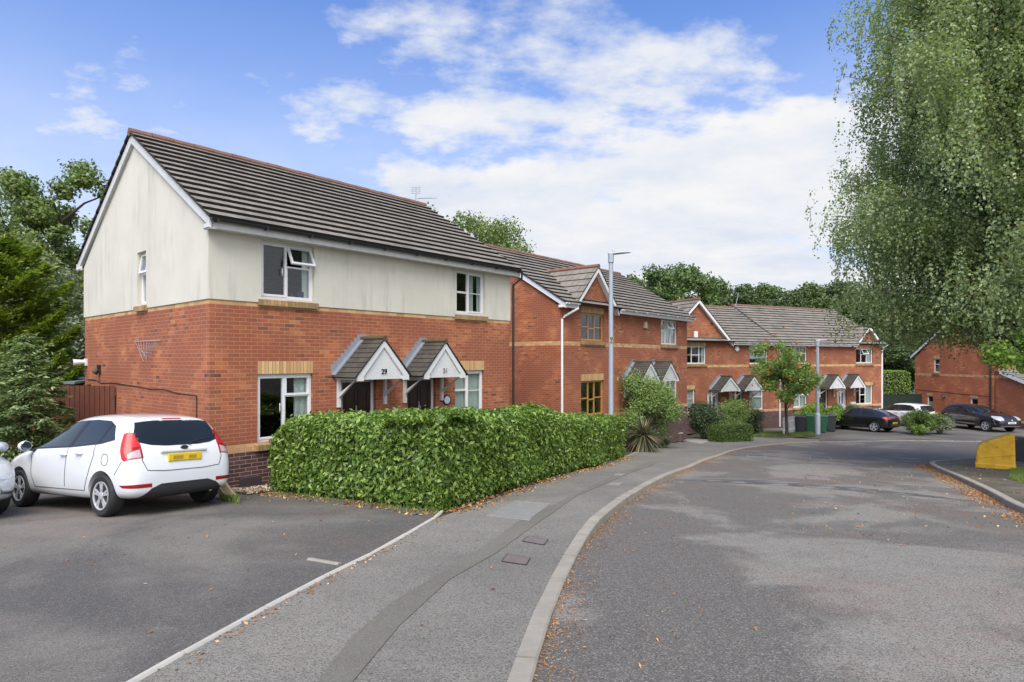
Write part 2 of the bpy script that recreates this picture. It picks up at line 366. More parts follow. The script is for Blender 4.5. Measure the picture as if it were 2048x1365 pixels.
L_YUCCA = leafmat('sword_leaves', (0.061, 0.065, 0.036), (0.122, 0.113, 0.060), (0.278, 0.235, 0.128), 0.45, 0.15)
L_BERRY = leafmat('orange_berries', (0.36, 0.085, 0.015), (0.42, 0.13, 0.02), None, 0.4, 0.0)
L_DEAD = leafmat('fallen_leaves', (0.13, 0.055, 0.025), (0.34, 0.15, 0.05), (0.60, 0.44, 0.22), 0.8, 0.1)
L_NEEDLE = leafmat('fallen_catkins', (0.17, 0.07, 0.03), (0.42, 0.19, 0.06), (0.55, 0.32, 0.13), 0.8, 0.1)
L_TWIG = leafmat('dry_twigs', (0.22, 0.14, 0.07), (0.34, 0.22, 0.11), None, 0.8, 0.1)
L_STONE = leafmat('loose_stones', (0.26, 0.19, 0.13), (0.40, 0.32, 0.23), (0.55, 0.48, 0.38), 0.9, 0.0)
L_GRASS = leafmat('grass_leaf', (0.109, 0.167, 0.036), (0.174, 0.246, 0.051), (0.290, 0.334, 0.102), 0.6, 0.3)

# ------------------------------------------------------------------ objects
def tag(o, label=None, cat=None, group=None, kind=None):
    if label: o['label'] = label
    if cat: o['category'] = cat
    if group: o['group'] = group
    if kind: o['kind'] = kind
    return o
def empty(name, loc=(0, 0, 0), rz=0.0, label=None, cat=None, group=None):
    o = bpy.data.objects.new(name, None); COL.objects.link(o)
    o.empty_display_size = 0.3
    o.location = loc; o.rotation_euler = (0, 0, rz)
    return tag(o, label, cat, group)
def link(name, me, parent=None):
    o = bpy.data.objects.new(name, me); COL.objects.link(o)
    if parent: o.parent = parent
    return o
def copy_tree(o, parent=None):
    c = o.copy(); COL.objects.link(c); c.parent = parent
    for ch in [x for x in list(COL.objects) if x.parent == o]:
        copy_tree(ch, c)
    return c

class MB:
    def __init__(s, T=None):
        s.v = []; s.f = []; s.m = []; s.uv = []; s.T = T
    def p(s, q):
        if s.T: q = s.T(*q)
        s.v.append(tuple(q)); return len(s.v) - 1
    def face(s, pts, m=0, uv=None):
        s.f.append([s.p(q) for q in pts]); s.m.append(m); s.uv.append(uv)
    def hexa(s, c, m=0):
        i = [s.p(q) for q in c]
        for f in ((0, 1, 2, 3), (4, 7, 6, 5), (0, 4, 5, 1), (1, 5, 6, 2), (2, 6, 7, 3), (3, 7, 4, 0)):
            s.f.append([i[k] for k in f]); s.m.append(m); s.uv.append(None)
        return s
    def box(s, x0, x1, y0, y1, z0, z1, m=0):
        return s.hexa([(x0, y0, z0), (x1, y0, z0), (x1, y1, z0), (x0, y1, z0), (x0, y0, z1), (x1, y0, z1), (x1, y1, z1), (x0, y1, z1)], m)
    def beam(s, p0, p1, a, b, m=0):
        p0, p1, a, b = Vector(p0), Vector(p1), Vector(a), Vector(b)
        return s.hexa([p0, p0 + a, p0 + a + b, p0 + b, p1, p1 + a, p1 + a + b, p1 + b], m)
    def prism(s, poly, d0, d1, axis='y', m=0):
        def mk(q, d):
            return {'y': (q[0], d, q[1]), 'x': (d, q[0], q[1]), 'z': (q[0], q[1], d)}[axis]
        n = len(poly)
        a = [s.p(mk(q, d0)) for q in poly]; b = [s.p(mk(q, d1)) for q in poly]
        s.f.append(a); s.m.append(m); s.uv.append(None)
        s.f.append(b[::-1]); s.m.append(m); s.uv.append(None)
        for i in range(n):
            j = (i + 1) % n
            s.f.append([a[j], a[i], b[i], b[j]]); s.m.append(m); s.uv.append(None)
        return s
    def tube(s, path, r, n=8, m=0, cap=True):
        path = [Vector(q) for q in path]
        rs = r if isinstance(r, (list, tuple)) else [r] * len(path)
        rings = []
        for i, q in enumerate(path):
            d = (path[min(i + 1, len(path) - 1)] - path[max(i - 1, 0)])
            if d.length < 1e-9: d = Vector((0, 0, 1))
            d.normalize()
            up = Vector((0, 0, 1)) if abs(d.z) < 0.95 else Vector((1, 0, 0))
            a = d.cross(up).normalized(); b = a.cross(d).normalized()
            rings.append([s.p(q + (a * math.cos(2 * PI * k / n) + b * math.sin(2 * PI * k / n)) * rs[i]) for k in range(n)])
        for i in range(len(rings) - 1):
            for k in range(n):
                j = (k + 1) % n
                s.f.append([rings[i][k], rings[i][j], rings[i + 1][j], rings[i + 1][k]]); s.m.append(m); s.uv.append(None)
        if cap:
            s.f.append(rings[0][::-1]); s.m.append(m); s.uv.append(None)
            s.f.append(rings[-1]); s.m.append(m); s.uv.append(None)
        return s
    def lathe(s, prof, c=(0, 0, 0), axis='z', n=24, m=0):
        rings = []
        for r, h in prof:
            ring = []
            for k in range(n):
                a = 2 * PI * k / n; x, y = r * math.cos(a), r * math.sin(a)
                q = {'z': (c[0] + x, c[1] + y, c[2] + h), 'y': (c[0] + x, c[1] + h, c[2] + y)}[axis]
                ring.append(s.p(q))
            rings.append(ring)
        for i in range(len(rings) - 1):
            for k in range(n):
                j = (k + 1) % n
                s.f.append([rings[i][k], rings[i][j], rings[i + 1][j], rings[i + 1][k]]); s.m.append(m); s.uv.append(None)
        s.f.append(rings[0][::-1]); s.m.append(m); s.uv.append(None)
        s.f.append(rings[-1]); s.m.append(m); s.uv.append(None)
        return s
    def build(s, name, mats, parent=None, smooth=False, recalc=True, bevel=0.0):
        me = bpy.data.meshes.new(name)
        me.from_pydata(s.v, [], s.f)
        if any(u is not None for u in s.uv):
            ul = me.uv_layers.new(name='UVMap')
            k = 0
            for f, u in zip(s.f, s.uv):
                for i in range(len(f)):
                    ul.data[k].uv = u[i] if u is not None else (0.1, 0.5)
                    k += 1
        if not isinstance(mats, (list, tuple)): mats = [mats]
        for mm in mats: me.materials.append(mm)
        me.polygons.foreach_set('material_index', s.m)
        if recalc:
            bm = bmesh.new(); bm.from_mesh(me)
            bmesh.ops.recalc_face_normals(bm, faces=bm.faces)
            bm.to_mesh(me); bm.free()
        if smooth:
            me.polygons.foreach_set('use_smooth', [True] * len(me.polygons))
            me.set_sharp_from_angle(angle=R(40))
        me.update()
        o = link(name, me, parent)
        if bevel:
            b = o.modifiers.new('bevel', 'BEVEL'); b.width = bevel; b.segments = 2; b.limit_method = 'ANGLE'; b.angle_limit = R(35)
        return o

# ------------------------------------------------------------------ terrain
def g(x, y):
    y = np.asarray(y, float); x = np.asarray(x, float)
    k = 4.0; mxv = 2.82
    t = 0.085 * y
    s = mxv - np.log1p(np.exp(np.clip(k * (mxv - t), -40, 40))) / k
    z = -1.55 - s
    fade = np.clip((34 - y) / 12.0, 0, 1)
    z = z - 0.028 * np.maximum(x - 6, 0) * fade * np.clip((16 - np.maximum(x - 8, 0)) / 16 + 0.5, 0, 1)
    z = z - 0.02 * np.clip(-2 - x, 0, 10)
    return z
def kh(x, y):
    return np.interp(y, [-10, 6.6, 8.2, 14.5, 16.5, 22, 24, 60], [0.03, 0.03, 0.115, 0.115, 0.045, 0.045, 0.07, 0.07])
def G(x, y): return g(x, y) + kh(x, y)
def P(u, v, f=g):
    a = (u - 1024) / 1222; b = (v - 720) / 1222
    y = 10.0
    lo, hi = 0.5, 200.0
    for _ in range(60):
        y = 0.5 * (lo + hi)
        if float(f(a * y, y)) < -b * y: lo = y
        else: hi = y
    return (a * y, y)

def sheet(name, pts, fn, off, mat, step=0.8, kind='structure', parent=None):
    bm = bmesh.new()
    vs = [bm.verts.new((x, y, 0)) for x, y in pts]
    bm.faces.new(vs)
    bmesh.ops.triangulate(bm, faces=bm.faces[:])
    xs = [q[0] for q in pts]; ys = [q[1] for q in pts]
    def cuts(a, b): return np.arange(math.floor(a / step) * step + step, b, step)
    for c in cuts(min(xs), max(xs)):
        bmesh.ops.bisect_plane(bm, geom=bm.verts[:] + bm.edges[:] + bm.faces[:], plane_co=(c, 0, 0), plane_no=(1, 0, 0))
    for c in cuts(min(ys), max(ys)):
        bmesh.ops.bisect_plane(bm, geom=bm.verts[:] + bm.edges[:] + bm.faces[:], plane_co=(0, c, 0), plane_no=(0, 1, 0))
    for v in bm.verts: v.co.z = float(fn(v.co.x, v.co.y)) + off
    for f in bm.faces:
        if f.normal.z < 0: f.normal_flip()
        f.smooth = True
    bm.normal_update()
    for f in bm.faces:
        if f.normal.z < 0: f.normal_flip()
    me = bpy.data.meshes.new(name); bm.to_mesh(me); bm.free()
    me.materials.append(mat)
    o = link(name, me, parent)
    if kind: o['kind'] = kind
    return o

def chaikin(pts, n=2):
    for _ in range(n):
        q = [pts[0]]
        for a, b in zip(pts, pts[1:]):
            q.append((a[0] * .75 + b[0] * .25, a[1] * .75 + b[1] * .25)); q.append((a[0] * .25 + b[0] * .75, a[1] * .25 + b[1] * .75))
        q.append(pts[-1]); pts = q
    return pts
def offset_line(pts, d):
    out = []
    for i in range(len(pts)):
        a = Vector(pts[max(i - 1, 0)]); b = Vector(pts[min(i + 1, len(pts) - 1)])
        t = (b - a).normalized(); nrm = Vector((-t.y, t.x))
        out.append((pts[i][0] + nrm.x * d, pts[i][1] + nrm.y * d))
    return out
def resample(pts, st):
    pts = [Vector(p) for p in pts]; out = [pts[0]]; acc = 0.0
    for a, b in zip(pts, pts[1:]):
        L = (b - a).length; t = st - acc
        while t <= L:
            out.append(a + (b - a) * (t / L)); t += st
        acc = (acc + L) % st if L + acc >= st else acc + L
        acc = L - (t - st)
    out.append(pts[-1])
    return [(p.x, p.y) for p in out]

# wide base ground
def big(x, y): return g(x, y)
bmg = MB()
gx = np.concatenate([np.arange(-160, -30, 10), np.arange(-30, 50, 2.0), np.arange(50, 221, 10)])
gy = np.concatenate([np.arange(-30, 60, 2.0), np.arange(60, 301, 12)])
zg = [[float(g(x, y)) - 0.06 for x in gx] for y in gy]
for j in range(len(gy) - 1):
    for i in range(len(gx) - 1):
        bmg.face([(gx[i], gy[j], zg[j][i]), (gx[i + 1], gy[j], zg[j][i + 1]), (gx[i + 1], gy[j + 1], zg[j + 1][i + 1]), (gx[i], gy[j + 1], zg[j + 1][i])])
tag(bmg.build('ground', M_GROUND, recalc=False), kind='structure')

kerb_px = [(1065, 1365), (1099, 1243), (1127, 1171), (1155, 1111), (1179, 1077), (1202, 1052), (1251, 1008), (1331, 960), (1419, 919), (1480, 899), (1570, 888.5), (1640, 886)]
kl = [(-1.6, -8), (-0.9, -4), (-0.42, 0)] + [P(u, v) for u, v in kerb_px]
kl = chaikin(kl, 2)
kerb_in = offset_line(kl, 0.135)
far_edge = [P(1640, 885.5), P(1800, 882), P(1930, 883.5), P(2048, 885)]
fe = far_edge + [(45, far_edge[-1][1] + 0.8), (90, far_edge[-1][1] + 4)]
road_pts = kl + fe[1:] + [(90, -8)]
sheet('road', road_pts, g, 0.0, M_ROAD, 1.0)

# kerbs: stones laid end to end along a line
def kerb_run(name, line, hfn, width, label, side=1, stone=0.915, down=0.12, mat=M_KERB, base=g):
    ln = resample(line, stone / 3)
    inn = offset_line(ln, width * side)
    root = MB()
    i = 0
    while i + 1 < len(ln):
        j = min(i + 3, len(ln) - 1)
        A, B = Vector(ln[i]), Vector(ln[j]); C_, D = Vector(inn[j]), Vector(inn[i])
        if (B - A).length < 0.05: break
        t = (B - A).normalized() * 0.009
        A += t; D += t; B -= t; C_ -= t
        jit = random.uniform(-0.004, 0.004)
        zs = [float(base(q.x, q.y)) for q in (A, B, C_, D)]
        hs = [float(hfn(q.x, q.y)) + jit for q in (A, B, C_, D)]
        b_ = 0.014
        dA = (D - A).normalized() * b_; dB = (C_ - B).normalized() * b_
        lowv = [(q.x, q.y, z - down) for q, z in zip((A, B, C_, D), zs)]
        mid = [(A.x, A.y, zs[0] + hs[0] - b_), (B.x, B.y, zs[1] + hs[1] - b_)]
        top = [(A.x + dA.x, A.y + dA.y, zs[0] + hs[0]), (B.x + dB.x, B.y + dB.y, zs[1] + hs[1]), (C_.x, C_.y, zs[2] + hs[2]), (D.x, D.y, zs[3] + hs[3])]
        root.face([lowv[0], lowv[1], mid[1], mid[0]]); root.face([mid[0], mid[1], top[1], top[0]]); root.face(top)
        root.face([lowv[1], lowv[2], top[2], top[1], mid[1]]); root.face([lowv[3], lowv[0], mid[0], top[0], top[3]]); root.face([lowv[2], lowv[3], top[3], top[2]])
        i = j
    o = root.build(name, mat)
    o['kind'] = 'structure'
    return o
kerb_run('kerb', kl, lambda x, y: kh(x, y) + 0.006, 0.135, '')
flush = resample(fe, 0.6)
kerb_run('kerb', fe, lambda x, y: 0.045, 0.13, '')

# pavement and driveways on the houses' side
strip_px = [(275, 1365), (470, 1252), (680, 1140), (872, 1037)]
strip = [P(u, v, G) for u, v in strip_px]
d0 = (Vector(strip[0]) - Vector(strip[1])).normalized()
strip0 = [tuple(Vector(strip[0]) + d0 * 6)] + strip
inner_px = [(1060, 972), (1250, 914), (1300, 893), (1345, 881), (1420, 872), (1510, 874), (1640, 878)]
inner = [P(u, v, G) for u, v in inner_px]
pav = kerb_in + [P(1640, 880, G)] + inner[::-1] + strip0[::-1] + [(-6.0, -8)]
sheet('pavement', pav, G, 0.0, M_PAVE, 0.3)
drv = [(-30, -8)] + [(-6.0, -8.0)] + strip0 + [(-1.05, 8.75), (-4.45, 11.5), (-5.5, 11.1), (-9.3, 14.3), (-14, 16), (-30, 18)]
sheet('driveway', drv, G, 0.0, M_DRIVE, 0.8)
# far drives beyond the side road
ffar = [P(1640, 876, G)] + [(far_edge[0][0], far_edge[0][1] + 0.12)] + [(x, y + 0.13) for x, y in fe[1:]] + [(90, 60), (6, 60), (6.5, 32)] + [P(1420, 862, G), P(1500, 870, G)]
sheet('driveway', ffar, g, 0.05, M_DRIVE, 1.2)
# front gardens (soil) in front of the first two houses
sheet('soil', [(-4.45, 11.5), (-1.05, 8.75), P(885, 1034, G), inner[0], inner[1], inner[2], inner[3], inner[4], (11, 33), (2, 22), (-0.5, 18)], G, -0.012, M_SOIL, 1.0)
# flat edging strip along the drive
kerb_run('edging', strip0 + [(-.98, 8.80)], lambda x, y: 0.016, 0.045, '', side=1, base=G, mat=plain('pale_edging', (0.42, 0.40, 0.35), .85, .2, 5))
kerb_run('edging', [P(612, 1120, G), P(676, 1131, G)], lambda x, y: 0.014, 0.05, '', side=1, base=G)
kerb_run('edging', [P(1180, 935, G), P(1250, 914, G), P(1310, 890, G), P(1345, 880, G), P(1420, 871.5, G)], lambda x, y: 0.015, 0.07, '', side=1, base=G)
# trench reinstatement
tl = [(600, 1400), (635, 1365), (700, 1280), (780, 1207), (1031, 1047), (1111, 1008), (1231, 948), (1300, 922)]
tr_ = [(1316, 924), (1247, 952), (1155, 991), (1099, 1031), (1003, 1099), (900, 1159), (800, 1251), (705, 1365), (690, 1400)]
sheet('pavement_patch', [P(u, v, G) for u, v in tl + tr_], G, 0.006, M_TRENCH, 0.3)
# pale worn track on the road
wr = [(1590, 935), (1640, 925), (1655, 965), (1668, 1035), (1740, 1080), (1850, 1130), (2048, 1210), (2048, 1365), (1900, 1365), (1760, 1290), (1700, 1190), (1620, 1130), (1560, 1085), (1600, 1000)]
# second drive of pale paving
sheet('paving', [P(1358, 880, G), P(1462, 867, G), P(1505, 871, G), (12.5, 31.8), (10.4, 31.2), (8.7, 28.2)], G, 0.006, M_PAVING, 0.8)
sheet('slate_bed', [P(1500, 866, G), P(1600, 870, G), (18.2, 37.6), (14.5, 36.0)], g, 0.066, M_SLATE, 0.8)
sheet('grass_strip', [P(1502, 873.5, G), P(1560, 868, G), P(1625, 867, G), P(1632, 873, G), P(1560, 877, G)], g, 0.078, M_GROUND, 0.8)
# right-hand verge
rk_px = [(2048, 1035), (1980, 993), (1920, 962), (1880, 945), (1864, 938), (1857, 932), (1862, 928), (1880, 927)]
rk = [P(u, v) for u, v in rk_px]
rk = [(4.6, -8), (5.0, -1), (6.2, 5.0)] + rk
rk = chaikin(rk, 2)
rki = offset_line(rk, -0.13)
vt = [P(1925, 922), P(2048, 917)]
vend = [vt[1], (60, vt[1][1] + 2), (60, -8)]
GV = lambda x, y: g(x, y) + 0.11
sheet('verge', rki + vt[:1] + vend, GV, 0.0, M_VERGE, 0.9)
kerb_run('kerb', rk, lambda x, y: 0.118, 0.13, '', side=-1)
kerb_run('edging', [rk[-1], vt[0], vt[1], (40, vt[1][1] + 1)], lambda x, y: 0.12, 0.08, '', side=-1)

# ------------------------------------------------------------------ leaves
def norm(a): return a / (np.linalg.norm(a, axis=-1, keepdims=True) + 1e-9)
def leaves_mesh(name, pos, nrm, size, mat, parent=None, aspect=0.5, jitter=0.9, bend=0.18, droop=0.0, axis=None):
    n = len(pos)
    nrm = norm(nrm + rng.normal(0, jitter, (n, 3)))
    t = rng.normal(0, 1, (n, 3)) if axis is None else axis + rng.normal(0, 0.35, (n, 3))
    t[:, 2] -= droop
    if axis is None:
        t = norm(t - (t * nrm).sum(1, keepdims=True) * nrm)
    else:
        t = norm(t)
    b = norm(np.cross(nrm, t))
    nrm = np.cross(t, b)
    sz = (size * rng.uniform(0.65, 1.3, n))[:, None]
    v = np.empty((n, 4, 3))
    v[:, 0] = pos - t * sz * 0.5
    v[:, 1] = pos + b * sz * aspect * 0.5 - t * sz * 0.06 + nrm * sz * bend * 0.5
    v[:, 2] = pos + t * sz * 0.5 - nrm * sz * bend * 0.5
    v[:, 3] = pos - b * sz * aspect * 0.5 - t * sz * 0.06 + nrm * sz * bend * 0.5
    me = bpy.data.meshes.new(name)
    me.vertices.add(n * 4); me.vertices.foreach_set('co', v.astype(np.float32).ravel())
    me.loops.add(n * 4); me.loops.foreach_set('vertex_index', np.arange(n * 4, dtype=np.int32))
    me.polygons.add(n); me.polygons.foreach_set('loop_start', np.arange(0, n * 4, 4, dtype=np.int32))
    me.update(calc_edges=True)
    me.materials.append(mat)
    return link(name, me, parent)
def rdir(n):
    return norm(rng.normal(0, 1, (n, 3)))
def clump_pts(cs, rs, n, shell=0.55, flat=0.8):
    cs = np.asarray(cs, float); rs = np.asarray(rs, float)
    wgt = rs ** 2; wgt = wgt / wgt.sum()
    idx = rng.choice(len(cs), n, p=wgt)
    d = rdir(n); r = rs[idx] * (shell + (1 - shell) * rng.random(n) ** 0.7) * (1 + 0.14 * rng.normal(0, 1, n))
    off = d * r[:, None]; off[:, 2] *= flat
    return cs[idx] + off, d

def limbs(mb, base, targets, r0, n=6, rise=0.35):
    for q in targets:
        q = Vector(q); b = Vector(base)
        mid = b.lerp(q, 0.5) + Vector((random.uniform(-.2, .2), random.uniform(-.2, .2), (q - b).length * rise * 0.3))
        mb.tube([b, b.lerp(mid, 0.5), mid, mid.lerp(q, 0.6), q], [r0, r0 * .8, r0 * .55, r0 * .35, r0 * .12], n, cap=False)

def broadleaf(name, label, base, height, rx, rz, leafm, nleaf, lsize, nclump=45, trunk=0.25, bark=M_BARK, cz=None, group=None, seed=1, cat='tree', ry=None, clr=None, shell=0.5, mesh_only=False, hole=1.0):
    global rng
    rng = np.random.default_rng(seed); random.seed(seed)
    bx, by, bz = base
    root = empty(name, base, 0, label, cat, group)
    ry = ry or rx
    cz = cz if cz is not None else height - rz
    cs = []; rs = []
    for _ in range(nclump):
        d = rdir(1)[0]; k = rng.random() ** 0.45
        c = np.array([d[0] * rx * k * 0.82, d[1] * ry * k * 0.82, cz + d[2] * rz * k * 0.85])
        cs.append(c); rs.append((clr or min(rx, rz) * 0.30) * rng.uniform(0.6, 1.25))
    mb = MB()
    zt = cz + rz * 0.45
    mb.tube([(0, 0, -0.3), (0.02, 0, 0.4), (random.uniform(-.1, .1), random.uniform(-.1, .1), cz * 0.5), (random.uniform(-.2, .2), random.uniform(-.2, .2), cz), (0, 0, zt)],
            [trunk * 1.3, trunk, trunk * .8, trunk * .55, trunk * .12], 9, cap=False)
    mb.build('trunk', bark, root, smooth=True)
    mb2 = MB()
    for c in cs[: min(nclump, 26)]:
        b0 = (0, 0, max(0.3, min(zt * 0.95, c[2] - abs(c[0]) * 0.5 - 0.2 * rz)))
        limbs(mb2, b0, [c], trunk * 0.33, 5)
    mb2.build('limb', bark, root, smooth=True)
    pos, nr = clump_pts(cs, rs, nleaf, shell)
    nr = norm(nr + np.array([0, 0, 0.35]))
    leaves_mesh('crown', pos, nr, lsize, leafm, root, 0.62, 0.6)
    return root

def bush(name, label, base, size, leafm, nleaf, lsize, nclump=14, cat='shrub', group=None, seed=3, twigs=True, aspect=0.5, shell=0.45, spiky=0.0, corem=None):
    global rng
    rng = np.random.default_rng(seed); random.seed(seed)
    root = empty(name, base, 0, label, cat, group)
    sx, sy, sz = size
    cs = []; rs = []
    for _ in range(nclump):
        d = rdir(1)[0]; k = rng.random() ** 0.4
        cs.append(np.array([d[0] * sx * .5 * k * .75, d[1] * sy * .5 * k * .75, sz * 0.5 + d[2] * sz * 0.5 * k * .72])); rs.append(min(sx, sy, sz) * 0.24 * rng.uniform(.7, 1.25))
    mb = MB()
    for c in cs[:12]:
        mb.tube([(c[0] * .15, c[1] * .15, -0.05), (c[0] * .5, c[1] * .5, c[2] * .6), tuple(c)], [0.02, 0.014, 0.005], 5, cap=False)
    mb.build('stem', M_BARK, root)
    pos, nr = clump_pts(cs, rs, nleaf, shell, 0.9)
    keep = pos[:, 2] > -0.02
    pos, nr = pos[keep], nr[keep]
    if spiky:
        ex = rng.random(len(pos)) < spiky
        pos[ex] += (norm(pos[ex] - np.array([0, 0, sz * .3])) * rng.random((ex.sum(), 1)) * sz * 0.16)
    leaves_mesh('foliage', pos, norm(nr + np.array([0, 0, .3])), lsize, leafm, root, aspect, 0.6)
    return root

# ------------------------------------------------------------------ house kit
def tile_slope(mb, a0, b0, a1, b1, n, nc, lift=0.045, uvo=0.0):
    a0, b0, a1, b1, n = map(Vector, (a0, b0, a1, b1, n))
    n.normalize()
    ax = (b0 - a0); ax = ax.normalized() if ax.length > 1e-6 else (b1 - a1).normalized()
    for i in range(nc):
        s0, s1 = i / nc, (i + 1) / nc
        pa, pb = a0.lerp(a1, s0), b0.lerp(b1, s0); qa, qb = a0.lerp(a1, s1), b0.lerp(b1, s1)
        L0, L1 = pa + n * lift, pb + n * lift
        U0, U1 = qa + n * 0.008, qb + n * 0.008
        u = lambda p: (p - a0).dot(ax) + uvo
        mb.face([L0, L1, U1, U0], 0, [(u(L0), i + .1), (u(L1), i + .1), (u(U1), i + .9), (u(U0), i + .9)])
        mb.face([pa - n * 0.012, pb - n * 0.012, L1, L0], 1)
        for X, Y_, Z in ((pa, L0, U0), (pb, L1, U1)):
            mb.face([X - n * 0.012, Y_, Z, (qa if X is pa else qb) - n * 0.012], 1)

def wall_grid(mb, x0, x1, z0, z1, ops, th, T):
    xs = sorted(set([x0, x1] + [o[0] for o in ops] + [o[1] for o in ops])); zs = sorted(set([z0, z1] + [o[2] for o in ops] + [o[3] for o in ops]))
    old = mb.T; mb.T = T
    def hole(a, b, c, d):
        mx_, mz_ = (a + b) / 2, (c + d) / 2
        return any(o[0] < mx_ < o[1] and o[2] < mz_ < o[3] for o in ops)
    for a, b in zip(xs, xs[1:]):
        for c, d in zip(zs, zs[1:]):
            if hole(a, b, c, d): continue
            mb.face([(a, 0, c), (b, 0, c), (b, 0, d), (a, 0, d)])
            mb.face([(a, th, c), (a, th, d), (b, th, d), (b, th, c)])
    for a, b, c, d in ops:
        mb.face([(a, 0, c), (a, th, c), (a, th, d), (a, 0, d)]); mb.face([(b, 0, c), (b, 0, d), (b, th, d), (b, th, c)])
        mb.face([(a, 0, c), (b, 0, c), (b, th, c), (a, th, c)]); mb.face([(a, 0, d), (a, th, d), (b, th, d), (b, 0, d)])
    mb.T = old

FRONT = lambda s, d, z: (s, d, z)
LEFT = lambda s, d, z: (d, s, z)

def ring(mb, x0, x1, z0, z1, y0, y1, w):
    mb.box(x0, x1, y0, y1, z0, z0 + w); mb.box(x0, x1, y0, y1, z1 - w, z1)
    mb.box(x0, x0 + w, y0 + .0015, y1 - .0015, z0 + w, z1 - w); mb.box(x1 - w, x1, y0 + .0015, y1 - .0015, z0 + w, z1 - w)

def window(par, T, x0, x1, z0, z1, panes, mat=M_WHITE, sill=True, lintel=0.0, bars=(), curtain=None, tilt=None, tang=28, recess=0.07, handle=False, soldier_h=None, blind=None, sashes=()):
    """panes: list of (u0,u1,v0,v1) fractions; tilt: index of the top-hung light standing open"""
    W_, H_ = x1 - x0, z1 - z0
    mb = MB(T); y0, y1 = recess, recess + 0.065
    ring(mb, x0 + .002, x1 - .002, z0 + .002, z1 - .002, y0, y1, 0.045)
    ix0, ix1, iz0, iz1 = x0 + .042, x1 - .042, z0 + .042, z1 - .042
    gl = MB(T)
    tilted = None
    k = 0
    for (u0, u1, v0, v1) in panes:
        a, b = ix0 + u0 * (ix1 - ix0), ix0 + u1 * (ix1 - ix0); c, d = iz0 + v0 * (iz1 - iz0), iz0 + v1 * (iz1 - iz0)
        if tilt == k:
            tilted = (a, b, c, d)
            mb.box(a, b, y0 + .02, y1, c - .012, c + .012)
        else:
            sw = 0.042 if k in sashes else 0.024
            yy = y0 - 0.012 if k in sashes else y0 + 0.004
            ring(mb, a + .001 * k, b - .001 * k, c + .001, d - .001, yy, y1 - .004, sw)
            gl.box(a + sw * .8, b - sw * .8, y0 + .030, y0 + .036, c + sw * .8, d - sw * .8)
        for (bk, ori, fr) in bars:
            if bk == k:
                if ori == 'h':
                    zz_ = c + fr * (d - c); mb.box(a + .02, b - .02, y0 + .020, y0 + .042, zz_ - .009, zz_ + .009)
                else:
                    xx_ = a + fr * (b - a); mb.box(xx_ - .009, xx_ + .009, y0 + .0195, y0 + .0425, c + .02, d - .02)
        k += 1
    fr = mb.build('window', mat, par)
    gl.build('pane', M_GLASS, fr)
    if tilted:
        a, b, c, d = tilted; h = d - c; ang = R(tang)
        def TT(s, dd, z):
            dz = z - d
            yy = (dd - y0) * math.cos(ang) + dz * math.sin(ang); zz2 = dz * math.cos(ang) - (dd - y0) * math.sin(ang)
            return T(s, y0 - 0.02 + yy, d + zz2)
        t = MB(TT); ring(t, a, b, c, d, y0, y0 + .045, .045)
        s_ = t.build('opening_sash', mat, fr)
        t = MB(TT); t.box(a + .04, b - .04, y0 + .02, y0 + .026, c + .04, d - .04); t.build('sash_pane', M_GLASS, fr)
    if curtain:
        cm = MB(T)
        for (f0, f1, g0, g1) in curtain:
            a, b = x0 + f0 * W_, x0 + f1 * W_
            n = max(4, int((b - a) / 0.035))
            for i in range(n):
                xa, xb = a + (b - a) * i / n, a + (b - a) * (i + 1) / n
                ya, yb = recess + .10 + .015 * math.sin(i * 1.9), recess + .10 + .015 * math.sin((i + 1) * 1.9)
                cm.face([(xa, ya, z0 + g0 * H_), (xb, yb, z0 + g0 * H_), (xb, yb, z0 + g1 * H_), (xa, ya, z0 + g1 * H_)])
        cm.build('curtain', M_CURT, fr, recalc=False)
    if blind:
        cm = MB(T)
        for (f0, f1, g0, g1) in blind:
            a, b = x0 + f0 * W_, x0 + f1 * W_
            n = max(2, int((b - a) / 0.09))
            for i in range(n):
                xa, xb = a + (b - a) * i / n, a + (b - a) * (i + 0.93) / n
                cm.face([(xa, recess + .11, z0 + g0 * H_), (xb, recess + .09, z0 + g0 * H_), (xb, recess + .09, z0 + g1 * H_), (xa, recess + .11, z0 + g1 * H_)])
        cm.build('blind', M_BLIND, fr, recalc=False)
    if handle:
        hx = x0 + handle * W_
        hb = MB(T); hb.tube([(hx, y0 + .0, z0 + H_ * .42), (hx - .015, y0 - .03, z0 + H_ * .45), (hx - .015, y0 - .03, z0 + H_ * .53), (hx, y0, z0 + H_ * .55)], 0.009, 6)
        hb.build('handle', mat, fr)
    if sill:
        mb = MB(T)
        mb.hexa([(x0 - .06, -0.075, z0 - .155), (x1 + .06, -0.075, z0 - .155), (x1 + .06, .10, z0 - .155), (x0 - .06, .10, z0 - .155),
                 (x0 - .06, -0.080, z0 - .045), (x1 + .06, -0.080, z0 - .045), (x1 + .06, .10, z0 - .004), (x0 - .06, .10, z0 - .004)])
        mb.build('sill', M_SILL, fr)
    if lintel:
        mb = MB(T); mb.box(x0 - .0, x1 + .0, -0.004, .09, z1 + .002, z1 + lintel); mb.build('lintel', M_SOLD, fr)
    return fr

def bargeboard(mb, e0, apex, e1, th, h, out):
    """boards under a verge: e0->apex->e1, h vertical depth, out = outward vector"""
    for a, b in ((e0, apex), (e1, apex)):
        mb.beam(a, b, Vector(out) * th, Vector((0, 0, -h)))

